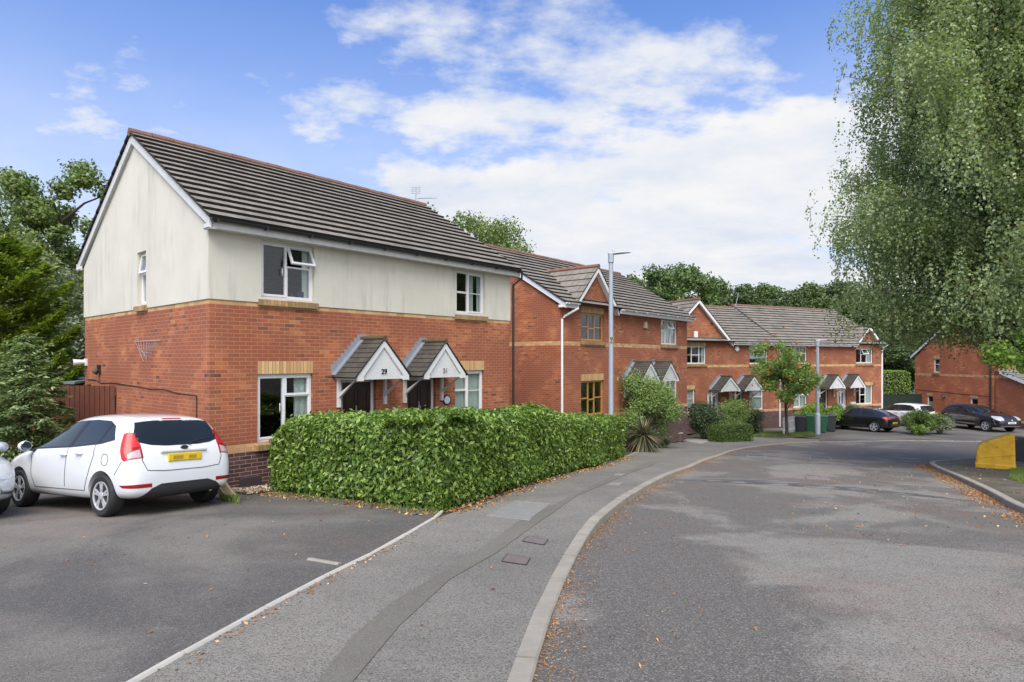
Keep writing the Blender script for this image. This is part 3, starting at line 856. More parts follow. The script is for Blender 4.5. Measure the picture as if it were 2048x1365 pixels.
def text_mesh(name, s, size, mat, parent, loc, rot, depth=0.006):
    cu = bpy.data.curves.new(name, 'FONT'); cu.body = s; cu.size = size; cu.extrude = depth; cu.align_x = 'CENTER'; cu.offset = size * 0.012
    o = bpy.data.objects.new('tmp', cu); COL.objects.link(o)
    bpy.context.view_layer.update()
    me = bpy.data.meshes.new_from_object(o.evaluated_get(bpy.context.evaluated_depsgraph_get()))
    bpy.data.objects.remove(o)
    me.name = name; me.materials.clear(); me.materials.append(mat)
    r = link(name, me, parent); r.location = loc; r.rotation_euler = rot
    return r
M_NUM = plain('black_numeral', (0.012, 0.012, 0.014), 0.5)
M_NUMG = plain('faded_numeral', (0.22, 0.22, 0.23), 0.6)

def canopy(par, c, hw, ez, az, proj, number=None, nmat=M_NUM, brk=(0.75, None), label=None):
    """gabled porch canopy; root mesh = tiled roof"""
    mb = MB()
    ov = 0.07; f = -proj - 0.05
    sl = (az - ez) / hw
    # slopes: courses run front-back
    for sgn in (-1, 1):
        e = c + sgn * (hw + ov); ze = ez - sl * ov + 0.02
        nn = Vector((sgn * sl, 0, 1)).normalized()
        tile_slope(mb, (e, f, ze), (e, 0.0, ze), (c, f, az + .02), (c, 0.0, az + .02), nn, 8, 0.022)
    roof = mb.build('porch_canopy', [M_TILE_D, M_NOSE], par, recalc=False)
    if label: roof['label'] = label
    mb = MB(); mb.tube([(c, f - .01, az + .035), (c, 0.0, az + .035)], 0.055, 8); mb.build('ridge_tile', M_MOSS, roof, smooth=True)
    # under-deck + side beams + ceiling
    mb = MB()
    for sgn in (-1, 1):
        e = c + sgn * hw
        mb.box(min(e, e - sgn * .05), max(e, e - sgn * .05), -proj + .0, -0.002, ez - .10, ez - .012)
    mb.box(c - hw + .051, c + hw - .051, -proj + .06, -0.002, ez - .085, ez - .07)
    mb.build('canopy_frame', M_WPAINT, roof)
    mb = MB()
    mb.prism([(c - hw + .09, ez - .095), (c + hw - .09, ez - .095), (c, az - .115)], -proj + .012, -proj + .045, 'y')
    n = 14
    for i in range(-n, n):    # diagonal board joints of the gable panel
        x = c + i * 0.085
        t0, t1 = 0.0, (az - ez)
        pts = []
        for t in np.linspace(0, 1.0, 24):
            X, Z = x - t * 0.55 + 0.28, ez - .08 + t * 0.62
            if Z < ez - .085 + (hw - .13 - abs(X - c)) * sl - 0.02 and abs(X - c) < hw - .14: pts.append((X, Z))
        if len(pts) > 2:
            (xa, za), (xb, zb) = pts[0], pts[-1]
            mb.hexa([(xa - .003, -proj + .009, za), (xa + .003, -proj + .009, za), (xa + .003, -proj + .013, za), (xa - .003, -proj + .013, za), (xb - .003, -proj + .009, zb), (xb + .003, -proj + .009, zb), (xb + .003, -proj + .013, zb), (xb - .003, -proj + .013, zb)], 1)
    mb.build('gable_panel', [M_WPAINT, M_WDIRTY], roof)
    mb = MB()
    for sgn in (-1, 1):
        e = c + sgn * hw
        # barge board, thick, with a square foot
        mb.hexa([(e, -proj - .03, ez - .02), (e - sgn * .16, -proj - .03, ez - .02), (c, -proj - .03, az - .155), (c, -proj - .03, az + .0),
                 (e, -proj + .01, ez - .02), (e - sgn * .16, -proj + .01, ez - .02), (c, -proj + .01, az - .155), (c, -proj + .01, az + .0)])
        mb.box(min(e, e - sgn * .16), max(e, e - sgn * .16), -proj - .031, -proj + .011, ez - .12, ez - .0205)
    mb.build('bargeboard', M_WPAINT, roof)
    for sgn in (-1, 1):
        mb = MB(); x = c + sgn * (hw - .07)
        mb.box(x - .035, x + .035, -.07, -.002, ez - .70, ez - .101)
        mb.hexa([(x - .03, -.068, ez - .50), (x + .03, -.068, ez - .50), (x + .03, -.068, ez - .41), (x - .03, -.068, ez - .41),
                 (x - .03, -proj + .18, ez - .13), (x + .03, -proj + .18, ez - .13), (x + .03, -proj + .10, ez - .101), (x - .03, -proj + .10, ez - .101)])
        mb.build('bracket', M_WPAINT, roof)
    # stepped lead flashing against the wall, on both slopes
    mb = MB()
    for sgn in (-1, 1):
        ns = 9
        for i in range(ns):
            t0, t1 = i / ns, (i + 1) / ns
            xa, xb = c + sgn * (hw + ov) * (1 - t0), c + sgn * (hw + ov) * (1 - t1)
            za, zb = ez + (az - ez) * t0, ez + (az - ez) * t1
            y = -0.006 - 0.0008 * i
            mb.hexa([(xa + sgn * .02, y, za - .02), (xb, y, zb - .02), (xb, y, zb + .13), (xa + sgn * .05, y, zb + .13),
                     (xa + sgn * .02, -.001, za - .02), (xb, -.001, zb - .02), (xb, -.001, zb + .13), (xa + sgn * .05, -.001, zb + .13)])
        e = c + sgn * (hw + ov)
        nn = Vector((sgn * sl, 0, 1)).normalized() * 0.03
        mb.beam((e, -.12, ez - .02 + .0), (c, -.12, az + .02), Vector((0, .118, 0)), nn)
    mb.build('flashing', M_LEAD, roof)
    if number:
        text_mesh('house_number', number, 0.15, nmat, roof, (c + 0.02, -proj - .002, ez + .02), (R(90), 0, 0))
    return roof

def door(par, x0, x1, z0, z1, mat, frame=M_WHITE, glazed=False, knocker=False):
    mb = MB(); y0 = 0.09
    mb.box(x0 + .002, x0 + .07, y0, y0 + .06, z0, z1); mb.box(x1 - .07, x1 - .002, y0, y0 + .06, z0, z1); mb.box(x0 + .07, x1 - .07, y0 + .001, y0 + .06, z1 - .07, z1)
    fr = mb.build('door_frame', frame, par)
    mb = MB(); mb.box(x0 + .07, x1 - .07, y0 + .02, y0 + .055, z0, z1 - .07)
    w_ = x1 - x0 - .14; h_ = z1 - z0
    for (a, b, c, d) in ((.12, .45, .08, .42), (.55, .88, .08, .42), (.12, .45, .5, .9), (.55, .88, .5, .9)):
        ring(mb, x0 + .07 + a * w_, x0 + .07 + b * w_, z0 + c * h_, z0 + d * h_, y0 + .008, y0 + .021, .018)
    lf = mb.build('door', mat, fr)
    if glazed:
        g_ = MB()
        for a in (.24, .62):
            g_.box(x0 + .07 + a * w_, x0 + .07 + (a + .14) * w_, y0 + .012, y0 + .0195, z0 + .48 * h_, z0 + .86 * h_)
        g_.build('door_glass', M_GLASS_FROST, fr)
    if knocker:
        k = MB(); xc = (x0 + x1) / 2 - .02
        k.lathe([(0.045, 0), (0.045, .02), (.02, .035)], (xc, y0 - .02, z0 + h_ * .66), 'y', 12)
        k.box(xc - .015, xc + .015, y0 - .01, y0 + .012, z0 + h_ * .66 + .04, z0 + h_ * .66 + .13)
        k.build('knocker', M_LEAD, fr)
    h = MB(); h.box(x1 - .14, x1 - .12, y0 - .02, y0 + .02, z0 + .45 * h_, z0 + .55 * h_); h.build('handle', M_LEAD, fr)
    return fr

def house(name, label, org, d, z0, W_, D, fops, lops, brickm, group=None, ridge=6.77, verge=0.14, front_gables=(), gut=M_BLACKPL, render=False, roof_raise=0.0, left_side=True, right_verge=True, barge_mat=M_WHITE, back=True):
    ang = math.atan2(d[1], d[0])
    root = empty(name, (org[0], org[1], z0), ang, label, 'house', group)
    th = 0.28; EZ = 4.15 + roof_raise; ridge += roof_raise
    mb = MB()
    wall_grid(mb, th, W_ - th, -1.6, EZ, [o for o in fops], th, FRONT)
    wall_grid(mb, 0, D, -1.6, EZ, [o for o in lops], th, LEFT)
    wall_grid(mb, 0, D, -1.6, EZ, [], th, lambda s, dd, z: (W_ - dd, s, z))
    wall_grid(mb, th, W_ - th, -1.6, EZ, [], th, lambda s, dd, z: (s, D - dd, z))
    # front strips beside the corner (ends of the side walls)
    for xa, xb in ((0, th), (W_ - th, W_)):
        mb.face([(xa, 0, -1.6), (xb, 0, -1.6), (xb, 0, EZ), (xa, 0, EZ)])
    # gable triangles
    tp = (ridge - 0.10 - EZ)
    for xa, xb in ((0, th), (W_, W_ - th)):
        mb.face([(xa, 0, EZ), (xa, D, EZ), (xa, D / 2, EZ + tp)])
        mb.face([(xb, 0, EZ), (xb, D, EZ), (xb, D / 2, EZ + tp)])
    for (c, hw, gz) in front_gables:
        mb.face([(c - hw, -0.001, EZ - 0.02), (c + hw, -0.001, EZ - 0.02), (c, -0.001, gz - 0.12)])
        mb.face([(c - hw, th, EZ - 0.02), (c + hw, th, EZ - 0.02), (c, th, gz - 0.12)])
    mb.build('wall', brickm, root, recalc=False)
    # roof
    ov = 0.33; sl = (ridge - (EZ + .13)) / (D / 2 + ov)
    ze = EZ + .13
    mb = MB(); nf = Vector((0, -sl, 1)).normalized(); nb = Vector((0, sl, 1)).normalized()
    xl, xr = -verge, W_ + (verge if right_verge else 0)
    tile_slope(mb, (xl, -ov, ze), (xr, -ov, ze), (xl, D / 2, ridge), (xr, D / 2, ridge), nf, 14, 0.062)
    tile_slope(mb, (xl, D + ov, ze), (xr, D + ov, ze), (xl, D / 2, ridge), (xr, D / 2, ridge), nb, 14, 0.045)
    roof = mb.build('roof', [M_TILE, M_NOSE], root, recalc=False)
    mb = MB()
    n = int((xr - xl) / 0.45)
    for i in range(n):
        a = xl + (xr - xl) * i / n; b = xl + (xr - xl) * (i + 1) / n - .012
        mb.tube([(a, D / 2, ridge + .005 + .006 * (i % 2)), (b, D / 2, ridge + .005 + .006 * (i % 2))], 0.095, 8)
    mb.build('ridge_tiles', M_RIDGE, roof, smooth=True)
    for (c, hw, gz) in front_gables:
        mb = MB(); gs = (gz - ze) / hw; go = 0.22
        yb = (gz - ze) / sl - ov + 0.05; hw2 = hw + .06
        for sgn in (-1, 1):
            nn = Vector((sgn * gs, 0, 1)).normalized()
            tile_slope(mb, (c + sgn * hw2, -go, ze - .06 * gs), (c + sgn * hw2, -ov + .12, ze - .06 * gs), (c, -go, gz), (c, yb, gz), nn, max(5, int(math.hypot(hw, gz - ze) / .33)), 0.04)
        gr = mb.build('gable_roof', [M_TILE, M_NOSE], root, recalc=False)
        mb = MB(); mb.tube([(c, -go - .01, gz + .01), (c, yb, gz + .01)], 0.09, 8); mb.build('ridge_tiles', M_RIDGE, gr, smooth=True)
        mb = MB()
        for sgn in (-1, 1):
            e = c + sgn * hw2
            mb.hexa([(e, -go + .015, ze - .06 * gs - .02), (e, -go + .015, ze - .06 * gs - .22), (c, -go + .015, gz - .22), (c, -go + .015, gz - .015),
                     (e, -go + .045, ze - .06 * gs - .02), (e, -go + .045, ze - .06 * gs - .22), (c, -go + .045, gz - .22), (c, -go + .045, gz - .015)])
            mb.hexa([(e, -go + .046, ze - .06 * gs - .2), (e, -.002, ze - .06 * gs - .2), (c, -.002, gz - .2), (c, -go + .046, gz - .2),
                     (e, -go + .046, ze - .06 * gs - .185), (e, -.002, ze - .06 * gs - .185), (c, -.002, gz - .185), (c, -go + .046, gz - .185)])
        mb.build('bargeboard', M_WHITE, gr)
    # fascia / soffit / barge boards
    segs = [(xl + .02, xr - .02)]
    for (c, hw, gz) in front_gables:
        new = []
        for a, b in segs:
            if c - hw > a + .1: new.append((a, c - hw - .02))
            if c + hw < b - .1: new.append((c + hw + .02, b))
        segs = new
    fmat = M_WDIRTY if barge_mat is M_WDIRTY else M_WHITE
    for a, b in segs:
        mb = MB()
        mb.box(a, b, -ov + .04, -ov + .065, EZ - .05, EZ + .12)
        mb.box(a, b, -ov + .064, -.002, EZ - .035, EZ - .02)
        mb.build('fascia', fmat, root)
    mb = MB()
    mb.box(xl + .02, xr - .02, D + ov - .065, D + ov - .04, EZ - .05, EZ + .12)
    mb.box(xl + .02, xr - .02, D + .002, D + ov - .066, EZ - .035, EZ - .02)
    mb.build('fascia', fmat, root)
    for sgn, xx in ((-1, xl + .045), (1, xr - .045)):
        if sgn > 0 and not right_verge: continue
        mb = MB(); off = 0.02
        for ys, ye in ((-ov + .03, D / 2), (D + ov - .03, D / 2)):
            x2 = xx + (0.03 if sgn < 0 else -.03)
            zE = ze + 0.03 * sl
            mb.hexa([(xx, ys, zE - off), (x2, ys, zE - off), (x2, ys, zE - .22), (xx, ys, zE - .22), (xx, ye, ridge - off - .02), (x2, ye, ridge - off - .02), (x2, ye, ridge - .24), (xx, ye, ridge - .24)])
            x3 = 0.002 * sgn if sgn < 0 else W_ + .002
            mb.hexa([(x2, ys, zE - .20), (x3, ys, zE - .20), (x3, ys, zE - .215), (x2, ys, zE - .215), (x2, ye, ridge - .21), (x3, ye, ridge - .21), (x3, ye, ridge - .225), (x2, ye, ridge - .225)])
            # box end at the foot of the verge
            yo = ys if ys < 0 else ys - .32
            mb.box(min(xx, x2) - .001, max(xx, x2) + .001, yo, yo + .30, EZ - .06, EZ + .05)
        mb.build('bargeboard', barge_mat, root)
    # gutter with brackets
    for a, b in segs:
        mb = MB()
        pts = []
        n = 8
        for k in range(n + 1):
            t = PI + PI * k / n
            pts.append((math.cos(t) * .06, math.sin(t) * .055))
        for i in range(n):
            (y1_, z1_), (y2_, z2_) = pts[i], pts[i + 1]
            yc, zc = -ov - .03, EZ + .115
            mb.face([(a, yc + y1_, zc + z1_), (b, yc + y1_, zc + z1_), (b, yc + y2_, zc + z2_), (a, yc + y2_, zc + z2_)])
        for xx in (a, b):
            mb.face([(xx, -ov - .03 + q[0], EZ + .115 + q[1]) for q in pts])
        nbk = int((b - a) / 0.9)
        for i in range(nbk + 1):
            xx = a + .1 + (b - a - .2) * i / max(nbk, 1)
            mb.box(xx - .02, xx + .02, -ov - .09, -ov + .042, EZ + .05, EZ + .09)
        mb.build('gutter', gut, root, recalc=False)
    return root, EZ, ze, sl, ov

# ---------------------------------------------------------------- first house
D1 = (0.654, 0.757)
O1 = (-5.5, 11.1); Z1 = -1.745
w1 = [(0.97, 2.12, 2.96, 4.085), (6.20, 7.28, 2.96, 4.085), (0.90, 2.09, 0.15, 1.47), (6.16, 7.25, 0.15, 1.47), (2.79, 3.68, -0.8, 1.32), (4.60, 5.50, -0.8, 1.32)]
wl = [(3.08, 3.62, 2.96, 4.10)]
h1, EZ, ze, sl, ov = house('semi_detached_house', 'nearest house, cream render over red brick, with two dark doors under white gabled porches', O1, D1, Z1, 8.30, 7.53, w1, wl, M_BRICK, barge_mat=M_WDIRTY)
# render slabs sit proud of the brick, with the same openings
mb = MB(); rp = 0.022
def slab(mb, T, x0, x1, z0, z1, ops):
    wall_grid(mb, x0, x1, z0, z1, ops, 0.1, T)
mb.T = None
wall_grid(mb, -rp, 8.30 + rp, 2.86, 4.15, [(a, b, max(c, 2.861), d) for a, b, c, d in w1[:2]], rp, lambda s, d, z: (s, -rp + d, z))
wall_grid(mb, -rp, 7.53 + rp, 2.86, 4.15, [(a, b, max(c, 2.861), d) for a, b, c, d in wl], rp, lambda s, d, z: (-rp + d, s, z))
mb.face([(-rp, -rp, 4.15), (-rp, 7.53 + rp, 4.15), (-rp, 7.53 / 2, 6.66)])
mb.face([(-rp, -rp, 2.86), (8.30 + rp, -rp, 2.86), (8.30 + rp, 0, 2.86), (-rp, 0, 2.86)])
mb.face([(-rp, 0, 2.86), (0, 0, 2.86), (0, 7.53, 2.86), (-rp, 7.53, 2.86)])
mb.face([(8.30 + rp, -rp, 2.86), (8.30 + rp, 7.53, 2.86), (8.30 + rp, 7.53, 4.15), (8.30 + rp, -rp, 4.15)])
for T_, ops_ in ((FRONT, w1[:2]), (LEFT, wl)):
    mb.T = T_
    for a, b, c, d in ops_:
        e = .004
        mb.box(a, a + e, -rp + .002, .085, c, d); mb.box(b - e, b, -rp + .002, .085, c, d); mb.box(a + e, b - e, -rp + .002, .085, d - e, d)
mb.T = None
mb.build('render_coat', M_RENDER, h1, recalc=False)
P2 = [(0, .5, 0, 1), (.5, 1, 0, .60), (.5, 1, .60, 1)]
window(h1, FRONT, *w1[0], P2, tilt=2, handle=.42, curtain=[(.84, .99, 0, 1)], sashes=(0,))
window(h1, FRONT, *w1[1], [(0, .45, 0, .5), (0, .45, .5, 1), (.45, 1, 0, 1)], bars=[(2, 'h', .5)], curtain=[(.5, .72, 0, 1), (.86, .99, 0, 1)], sashes=(2,))
window(h1, FRONT, *w1[2], [(0, .5, 0, 1), (.5, 1, 0, .68), (.5, 1, .68, 1)], handle=.42, curtain=[(.72, .99, 0, 1)], lintel=.25, sashes=(0, 2))
window(h1, FRONT, *w1[3], [(0, .45, 0, .62), (0, .45, .62, 1), (.45, 1, 0, 1)], bars=[(2, 'h', .6)], blind=[(0, 1, 0, 1)], lintel=.25, sashes=(2,))
window(h1, LEFT, *wl[0], [(0, 1, 0, .60), (0, 1, .60, 1)], tilt=1, tang=9, curtain=[(0, 1, 0, .6)])
# ornaments on the upstairs sill
mb = MB()
mb.lathe([(0.03, 0), (.05, .03), (.045, .12), (.03, .13)], (1.72, .2, 2.98), 'z', 10)
mb.box(1.84, 1.98, .17, .24, 2.98, 3.16)
mb.build('ornament', M_BLUE, h1)
c1 = canopy(h1, 3.30, 0.68, 1.43, 2.18, 0.78, '29')
c2 = canopy(h1, 5.08, 0.66, 1.43, 2.16, 0.78, '31', M_NUMG)
door(h1, *w1[4], M_DOORD, knocker=True); door(h1, *w1[5], M_DOORD, knocker=True)
# downpipe at the far corner, cable, vent, lamp, clothes rack
mb = MB(); mb.tube([(8.42, -.36, 4.22), (8.42, -.36, 4.05), (8.40, -.06, 3.88), (8.40, -.06, -1.0)], .034, 10); mb.build('downpipe', M_BLACKPL, h1, smooth=True)
cab = [(-.012, 7.3, 1.24), (-.012, 6.6, 1.24), (-.012, 6.2, 1.18), (-.012, 5.2, 1.20), (-.012, 4.0, 1.17), (-.012, 2.8, 1.13), (-.012, 2.2, 1.15), (-.012, 1.4, 1.09), (-.012, .52, 1.08), (-.012, .51, -.6)]
mb = MB(); mb.tube(cab, .009, 6); mb.build('cable', M_BLACKPL, h1)
mb = MB(); mb.box(-.05, -.002, 6.2, 6.36, 1.42, 1.62); mb.tube([(-.05, 6.28, 1.5), (-.12, 6.28, 1.42)], [.05, .07], 10); mb.build('flue_vent', M_BLACKPL, h1)
mb = MB(); mb.box(-.05, -.002, 7.30, 7.45, 1.60, 1.78); mb.tube([(-.04, 7.38, 1.70), (-.28, 7.42, 1.68)], [.05, .085], 10); mb.build('security_light', M_WHITE, h1)
rk_o = MB()
rk_o.tube([(-.03, 3.75, 2.15), (-.03, 2.25, 2.15)], .009, 6)
for i in range(9):
    a = 3.7 - i * .17
    b = 3.0 + (a - 3.0) * .25
    rk_o.tube([(-.03, a, 2.15), (-.05, (a + b) / 2 + .04 * math.sin(i), 1.98), (-.04, b, 1.72 + .05 * (i * 7 % 4))], .003, 5)
for i in range(4):
    rk_o.tube([(-.045, 3.45 - i * .06, 2.06 - i * .07), (-.045, 2.55 + i * .07, 2.03 - i * .07)], .003, 5)
tag(rk_o.build('drying_rack', M_GALV), 'folded wire rack hanging on the brick side wall of the nearest house', 'rack')
rk_o_obj = bpy.data.objects['drying_rack']; rk_o_obj.location = h1.location; rk_o_obj.rotation_euler = h1.rotation_euler
mb = MB(); mb.lathe([(0.13, 0), (0.14, -.015), (.125, -.03)], (5.86, -.002, .73), 'y', 20)
pq = mb.build('wall_plaque', M_NUM); pq.location = h1.location; pq.rotation_euler = h1.rotation_euler
tag(pq, 'small round dark rimmed plaque on the brick beside the door of number 31', 'plaque')
mb = MB(); mb.lathe([(0.10, 0), (0.09, -.006)], (5.86, -.0335, .73), 'y', 20)
for k in range(3):
    mb.lathe([(0.03, 0), (.025, -.01)], (5.86 + .045 * math.cos(k * 2.1), -.036, .73 + .045 * math.sin(k * 2.1)), 'y', 8)
mb.build('plaque_face', M_CURT, pq)
# meter box low on the plinth and air brick
mb = MB(); mb.box(.55, .95, -.06, -.002, -.78, -.48); mb.build('vent_cover', plain('purple_vent', (0.05, 0.035, 0.04), 0.5), h1, bevel=.01)
mb = MB(); mb.box(1.3, 1.53, -.004, .002, -.72, -.65); mb.build('air_brick', plain('air_brick_red', (0.20, 0.04, 0.03), 0.8), h1)
# TV aerial at the far end of the roof
ae = empty('tv_aerial', (0, 0, 0), 0, 'thin metal television aerial at the far end of the nearest roof', 'aerial')
ae.location = h1.matrix_basis @ Vector((8.42, 4.25, 6.55))
mb = MB(); mb.tube([(0, 0, -.1), (.03, 0, .9)], .02, 6); mb.build('mast', M_GALV, ae)
mb = MB(); mb.tube([(.03, 0, .55), (.72, .05, .58)], .014, 5)
for i in range(12):
    x = .12 + i * .042; mb.tube([(x, -.06, .56), (x, .12, .58)], .006, 4)
for q in (-.1, .14):
    mb.tube([(q, 0, .72), (q, 0, .92)], .006, 4); mb.tube([(q * .2, 0, .73 + (q > 0) * .04), (q, 0, .72)], .006, 4)
for zz_ in (.72, .79, .86, .92): mb.tube([(-.13, .0, zz_), (.19, 0, zz_)], .008, 4)
mb.build('antenna', M_GALV, ae)

# ---------------------------------------------------------------- second house
D2 = (0.643, 0.766); O2 = (1.70, 21.6); Z2 = -2.25
w2 = [(1.33, 2.94, 2.98, 4.02), (7.82, 9.53, 2.96, 4.09), (1.33, 2.94, 0.15, 1.47), (7.82, 9.53, 0.15, 1.50), (4.85, 5.80, -0.8, 1.32), (6.7, 7.6, -.8, 1.32)]
h2, EZ, ze, sl, ov = house('semi_detached_house', 'middle red brick house with golden brown windows under a small front gable', O2, D2, Z2, 10.6, 7.6, w2, [], M_BRICK, front_gables=[(2.22, 1.50, 5.80)], gut=M_WHITE)
OK3 = [(0, .36, 0, .5), (0, .36, .5, 1), (.36, .64, 0, .45), (.36, .64, .45, 1), (.64, 1, 0, .5), (.64, 1, .5, 1)]
window(h2, FRONT, *w2[0], OK3, mat=M_OAKUPVC, lintel=.24)
window(h2, FRONT, *w2[2], OK3, mat=M_OAKUPVC, lintel=.25)
W3 = [(0, .33, 0, 1), (.33, .66, 0, .62), (.33, .66, .62, 1), (.66, 1, 0, 1)]
window(h2, FRONT, *w2[1], W3, tilt=2, bars=[(0, 'h', .55), (3, 'h', .55), (1, 'v', .5)], curtain=[(0, 1, 0, .9)])
window(h2, FRONT, *w2[3], W3, lintel=.24, blind=[(0, 1, 0, 1)])
canopy(h2, 5.25, 0.80, 1.43, 2.15, 0.8); canopy(h2, 7.10, 0.80, 1.43, 2.15, 0.8)
door(h2, *w2[4], M_DOORD); door(h2, *w2[5], M_DOORD)
mb = MB(); mb.tube([(.62, -.36, 4.2), (.62, -.36, 4.10), (.16, -.07, 3.80), (.05, -.05, 3.70), (.05, -.05, -1.0)], .045, 10); mb.build('downpipe', M_WHITE, h2, smooth=True)
mb = MB(); mb.box(6.15, 6.38, -.09, -.002, 3.62, 3.90); mb.build('alarm_box', plain('aged_alarm_box', (0.45, 0.40, 0.28), .5), h2, bevel=.015)

# ---------------------------------------------------------------- third and fourth houses
D3 = (0.897, 0.443); O3w = Vector((16.8, 38.5)); Z3 = -3.2
def shift(o, d, s): return (o[0] + d[0] * s, o[1] + d[1] * s)
x3 = 9.4; O3 = shift(O3w, D3, -x3)
w3 = [(x3 - 7.57, x3 - 6.05, 2.98, 4.01), (x3 - 2.53, x3 - .95, 2.96, 4.09), (x3 - 7.57, x3 - 6.90, .15, 1.50), (x3 - 2.55, x3 - 1.35, .15, 1.42), (x3 - 5.95, x3 - 5.0, -.8, 1.35), (x3 - 3.95, x3 - 3.1, -.8, 1.35)]
h3, EZ, ze, sl, ov = house('semi_detached_house', 'red brick house with a broad front gable reaching its ridge, left of the rowan tree', O3, D3, Z3, x3, 7.5, w3, [], M_BRICK2, front_gables=[(x3 - 6.74, 2.62, 6.72)], gut=M_WHITE, right_verge=False)
W4 = [(0, .3, 0, 1), (.3, .7, 0, .5), (.3, .7, .5, 1), (.7, 1, 0, 1)]
window(h3, FRONT, *w3[0], W4, lintel=.23, bars=[(0, 'h', .5), (3, 'h', .5)], curtain=[(.85, 1, 0, 1)])
window(h3, FRONT, *w3[1], [(0, 1, 0, .55), (0, 1, .55, 1)], curtain=[(.02, .98, .3, 1)])
window(h3, FRONT, *w3[2], [(0, 1, 0, 1)], lintel=.23, bars=[(0, 'h', .6)], curtain=[(0, 1, 0, 1)])
window(h3, FRONT, *w3[3], [(0, 1, 0, .62), (0, 1, .62, 1)], lintel=.23, curtain=[(0, 1, 0, 1)])
canopy(h3, x3 - 4.93, 0.78, 1.47, 2.22, 0.8); canopy(h3, x3 - 3.03, 0.78, 1.47, 2.22, .8)
door(h3, *w3[4], M_WPAINT, glazed=True); door(h3, *w3[5], M_DOORD)
mb = MB(); mb.box(x3 - 7.0, x3 - 6.74, -.09, -.002, 4.50, 4.86); mb.build('alarm_box', M_WHITE, h3, bevel=.02)
mb = MB(); mb.lathe([(0.0, -.09), (0.12, -.085), (.16, -.06), (.17, -.002)], (x3 - 3.6, 0, 3.87), 'y', 12); mb.build('alarm_box', M_WHITE, h3)

O4 = (O3w[0] + D3[0] * .004, O3w[1] + D3[1] * .004)
w4 = [(1.35, 2.62, .15, 1.42), (1.35, 2.62, 2.96, 4.09), (7.53, 9.35, 2.98, 4.00), (7.53, 9.33, .15, 1.45), (3.75, 4.65, -.8, 1.35), (5.62, 6.55, -.8, 1.35)]
h4, EZ, ze, sl, ov = house('semi_detached_house', 'red brick house behind the rowan tree, with a small gable at its right end', O4, D3, Z3, 10.35, 7.5, w4, [], M_BRICK2, front_gables=[(8.75, 1.45, 5.55)], gut=M_WHITE, roof_raise=.0, ridge=6.95)
window(h4, FRONT, *w4[0], [(0, .5, 0, 1), (.5, 1, 0, .6), (.5, 1, .6, 1)], tilt=2, lintel=.23, curtain=[(0, 1, 0, 1)])
window(h4, FRONT, *w4[1], [(0, .5, 0, 1), (.5, 1, 0, .6), (.5, 1, .6, 1)], curtain=[(0, .4, 0, 1)])
window(h4, FRONT, *w4[2], [(0, .34, 0, 1), (.34, .68, 0, .6), (.34, .68, .6, 1), (.68, 1, 0, 1)], tilt=2, lintel=.23, curtain=[(.72, 1, 0, 1)])
window(h4, FRONT, *w4[3], [(0, .28, 0, 1), (.28, .62, 0, .5), (.28, .62, .5, 1), (.62, 1, 0, 1)], lintel=.23, curtain=[(.7, 1, 0, 1)])
canopy(h4, 4.50, .78, 1.45, 2.2, .8); canopy(h4, 6.55, .78, 1.45, 2.2, .8)
door(h4, *w4[4], M_DOORD); door(h4, *w4[5], M_WPAINT, glazed=True)
mb = MB(); mb.tube([(.08, -.34, 4.2), (.08, -.34, 4.05), (.05, -.05, 3.9), (.05, -.05, -1.0)], .05, 8); mb.build('downpipe', M_WHITE, h4, smooth=True)
mb = MB(); mb.tube([(10.28, -.34, 4.2), (10.28, -.05, 3.9), (10.28, -.05, -1.0)], .06, 8); mb.build('downpipe', M_WHITE, h4, smooth=True)
mb = MB(); mb.box(6.85, 7.35, -.12, -.002, -.4, .35); mb.build('meter_box', M_WHITE, h4, bevel=.01)
mb = MB()
mb.tube([(0.05, 3.6, 6.8), (.35, 3.6, 7.75)], .02, 5)
fl = mb.build('flue_pole', M_GALV, h4)

# ---------------------------------------------------------------- fifth house (its side faces the street) and garage
P5a = Vector((30.6, 46.4)); P5b = Vector((31.4, 39.75)); Z5 = -3.92
d5 = (P5b - P5a); L5 = d5.length; d5.normalize()
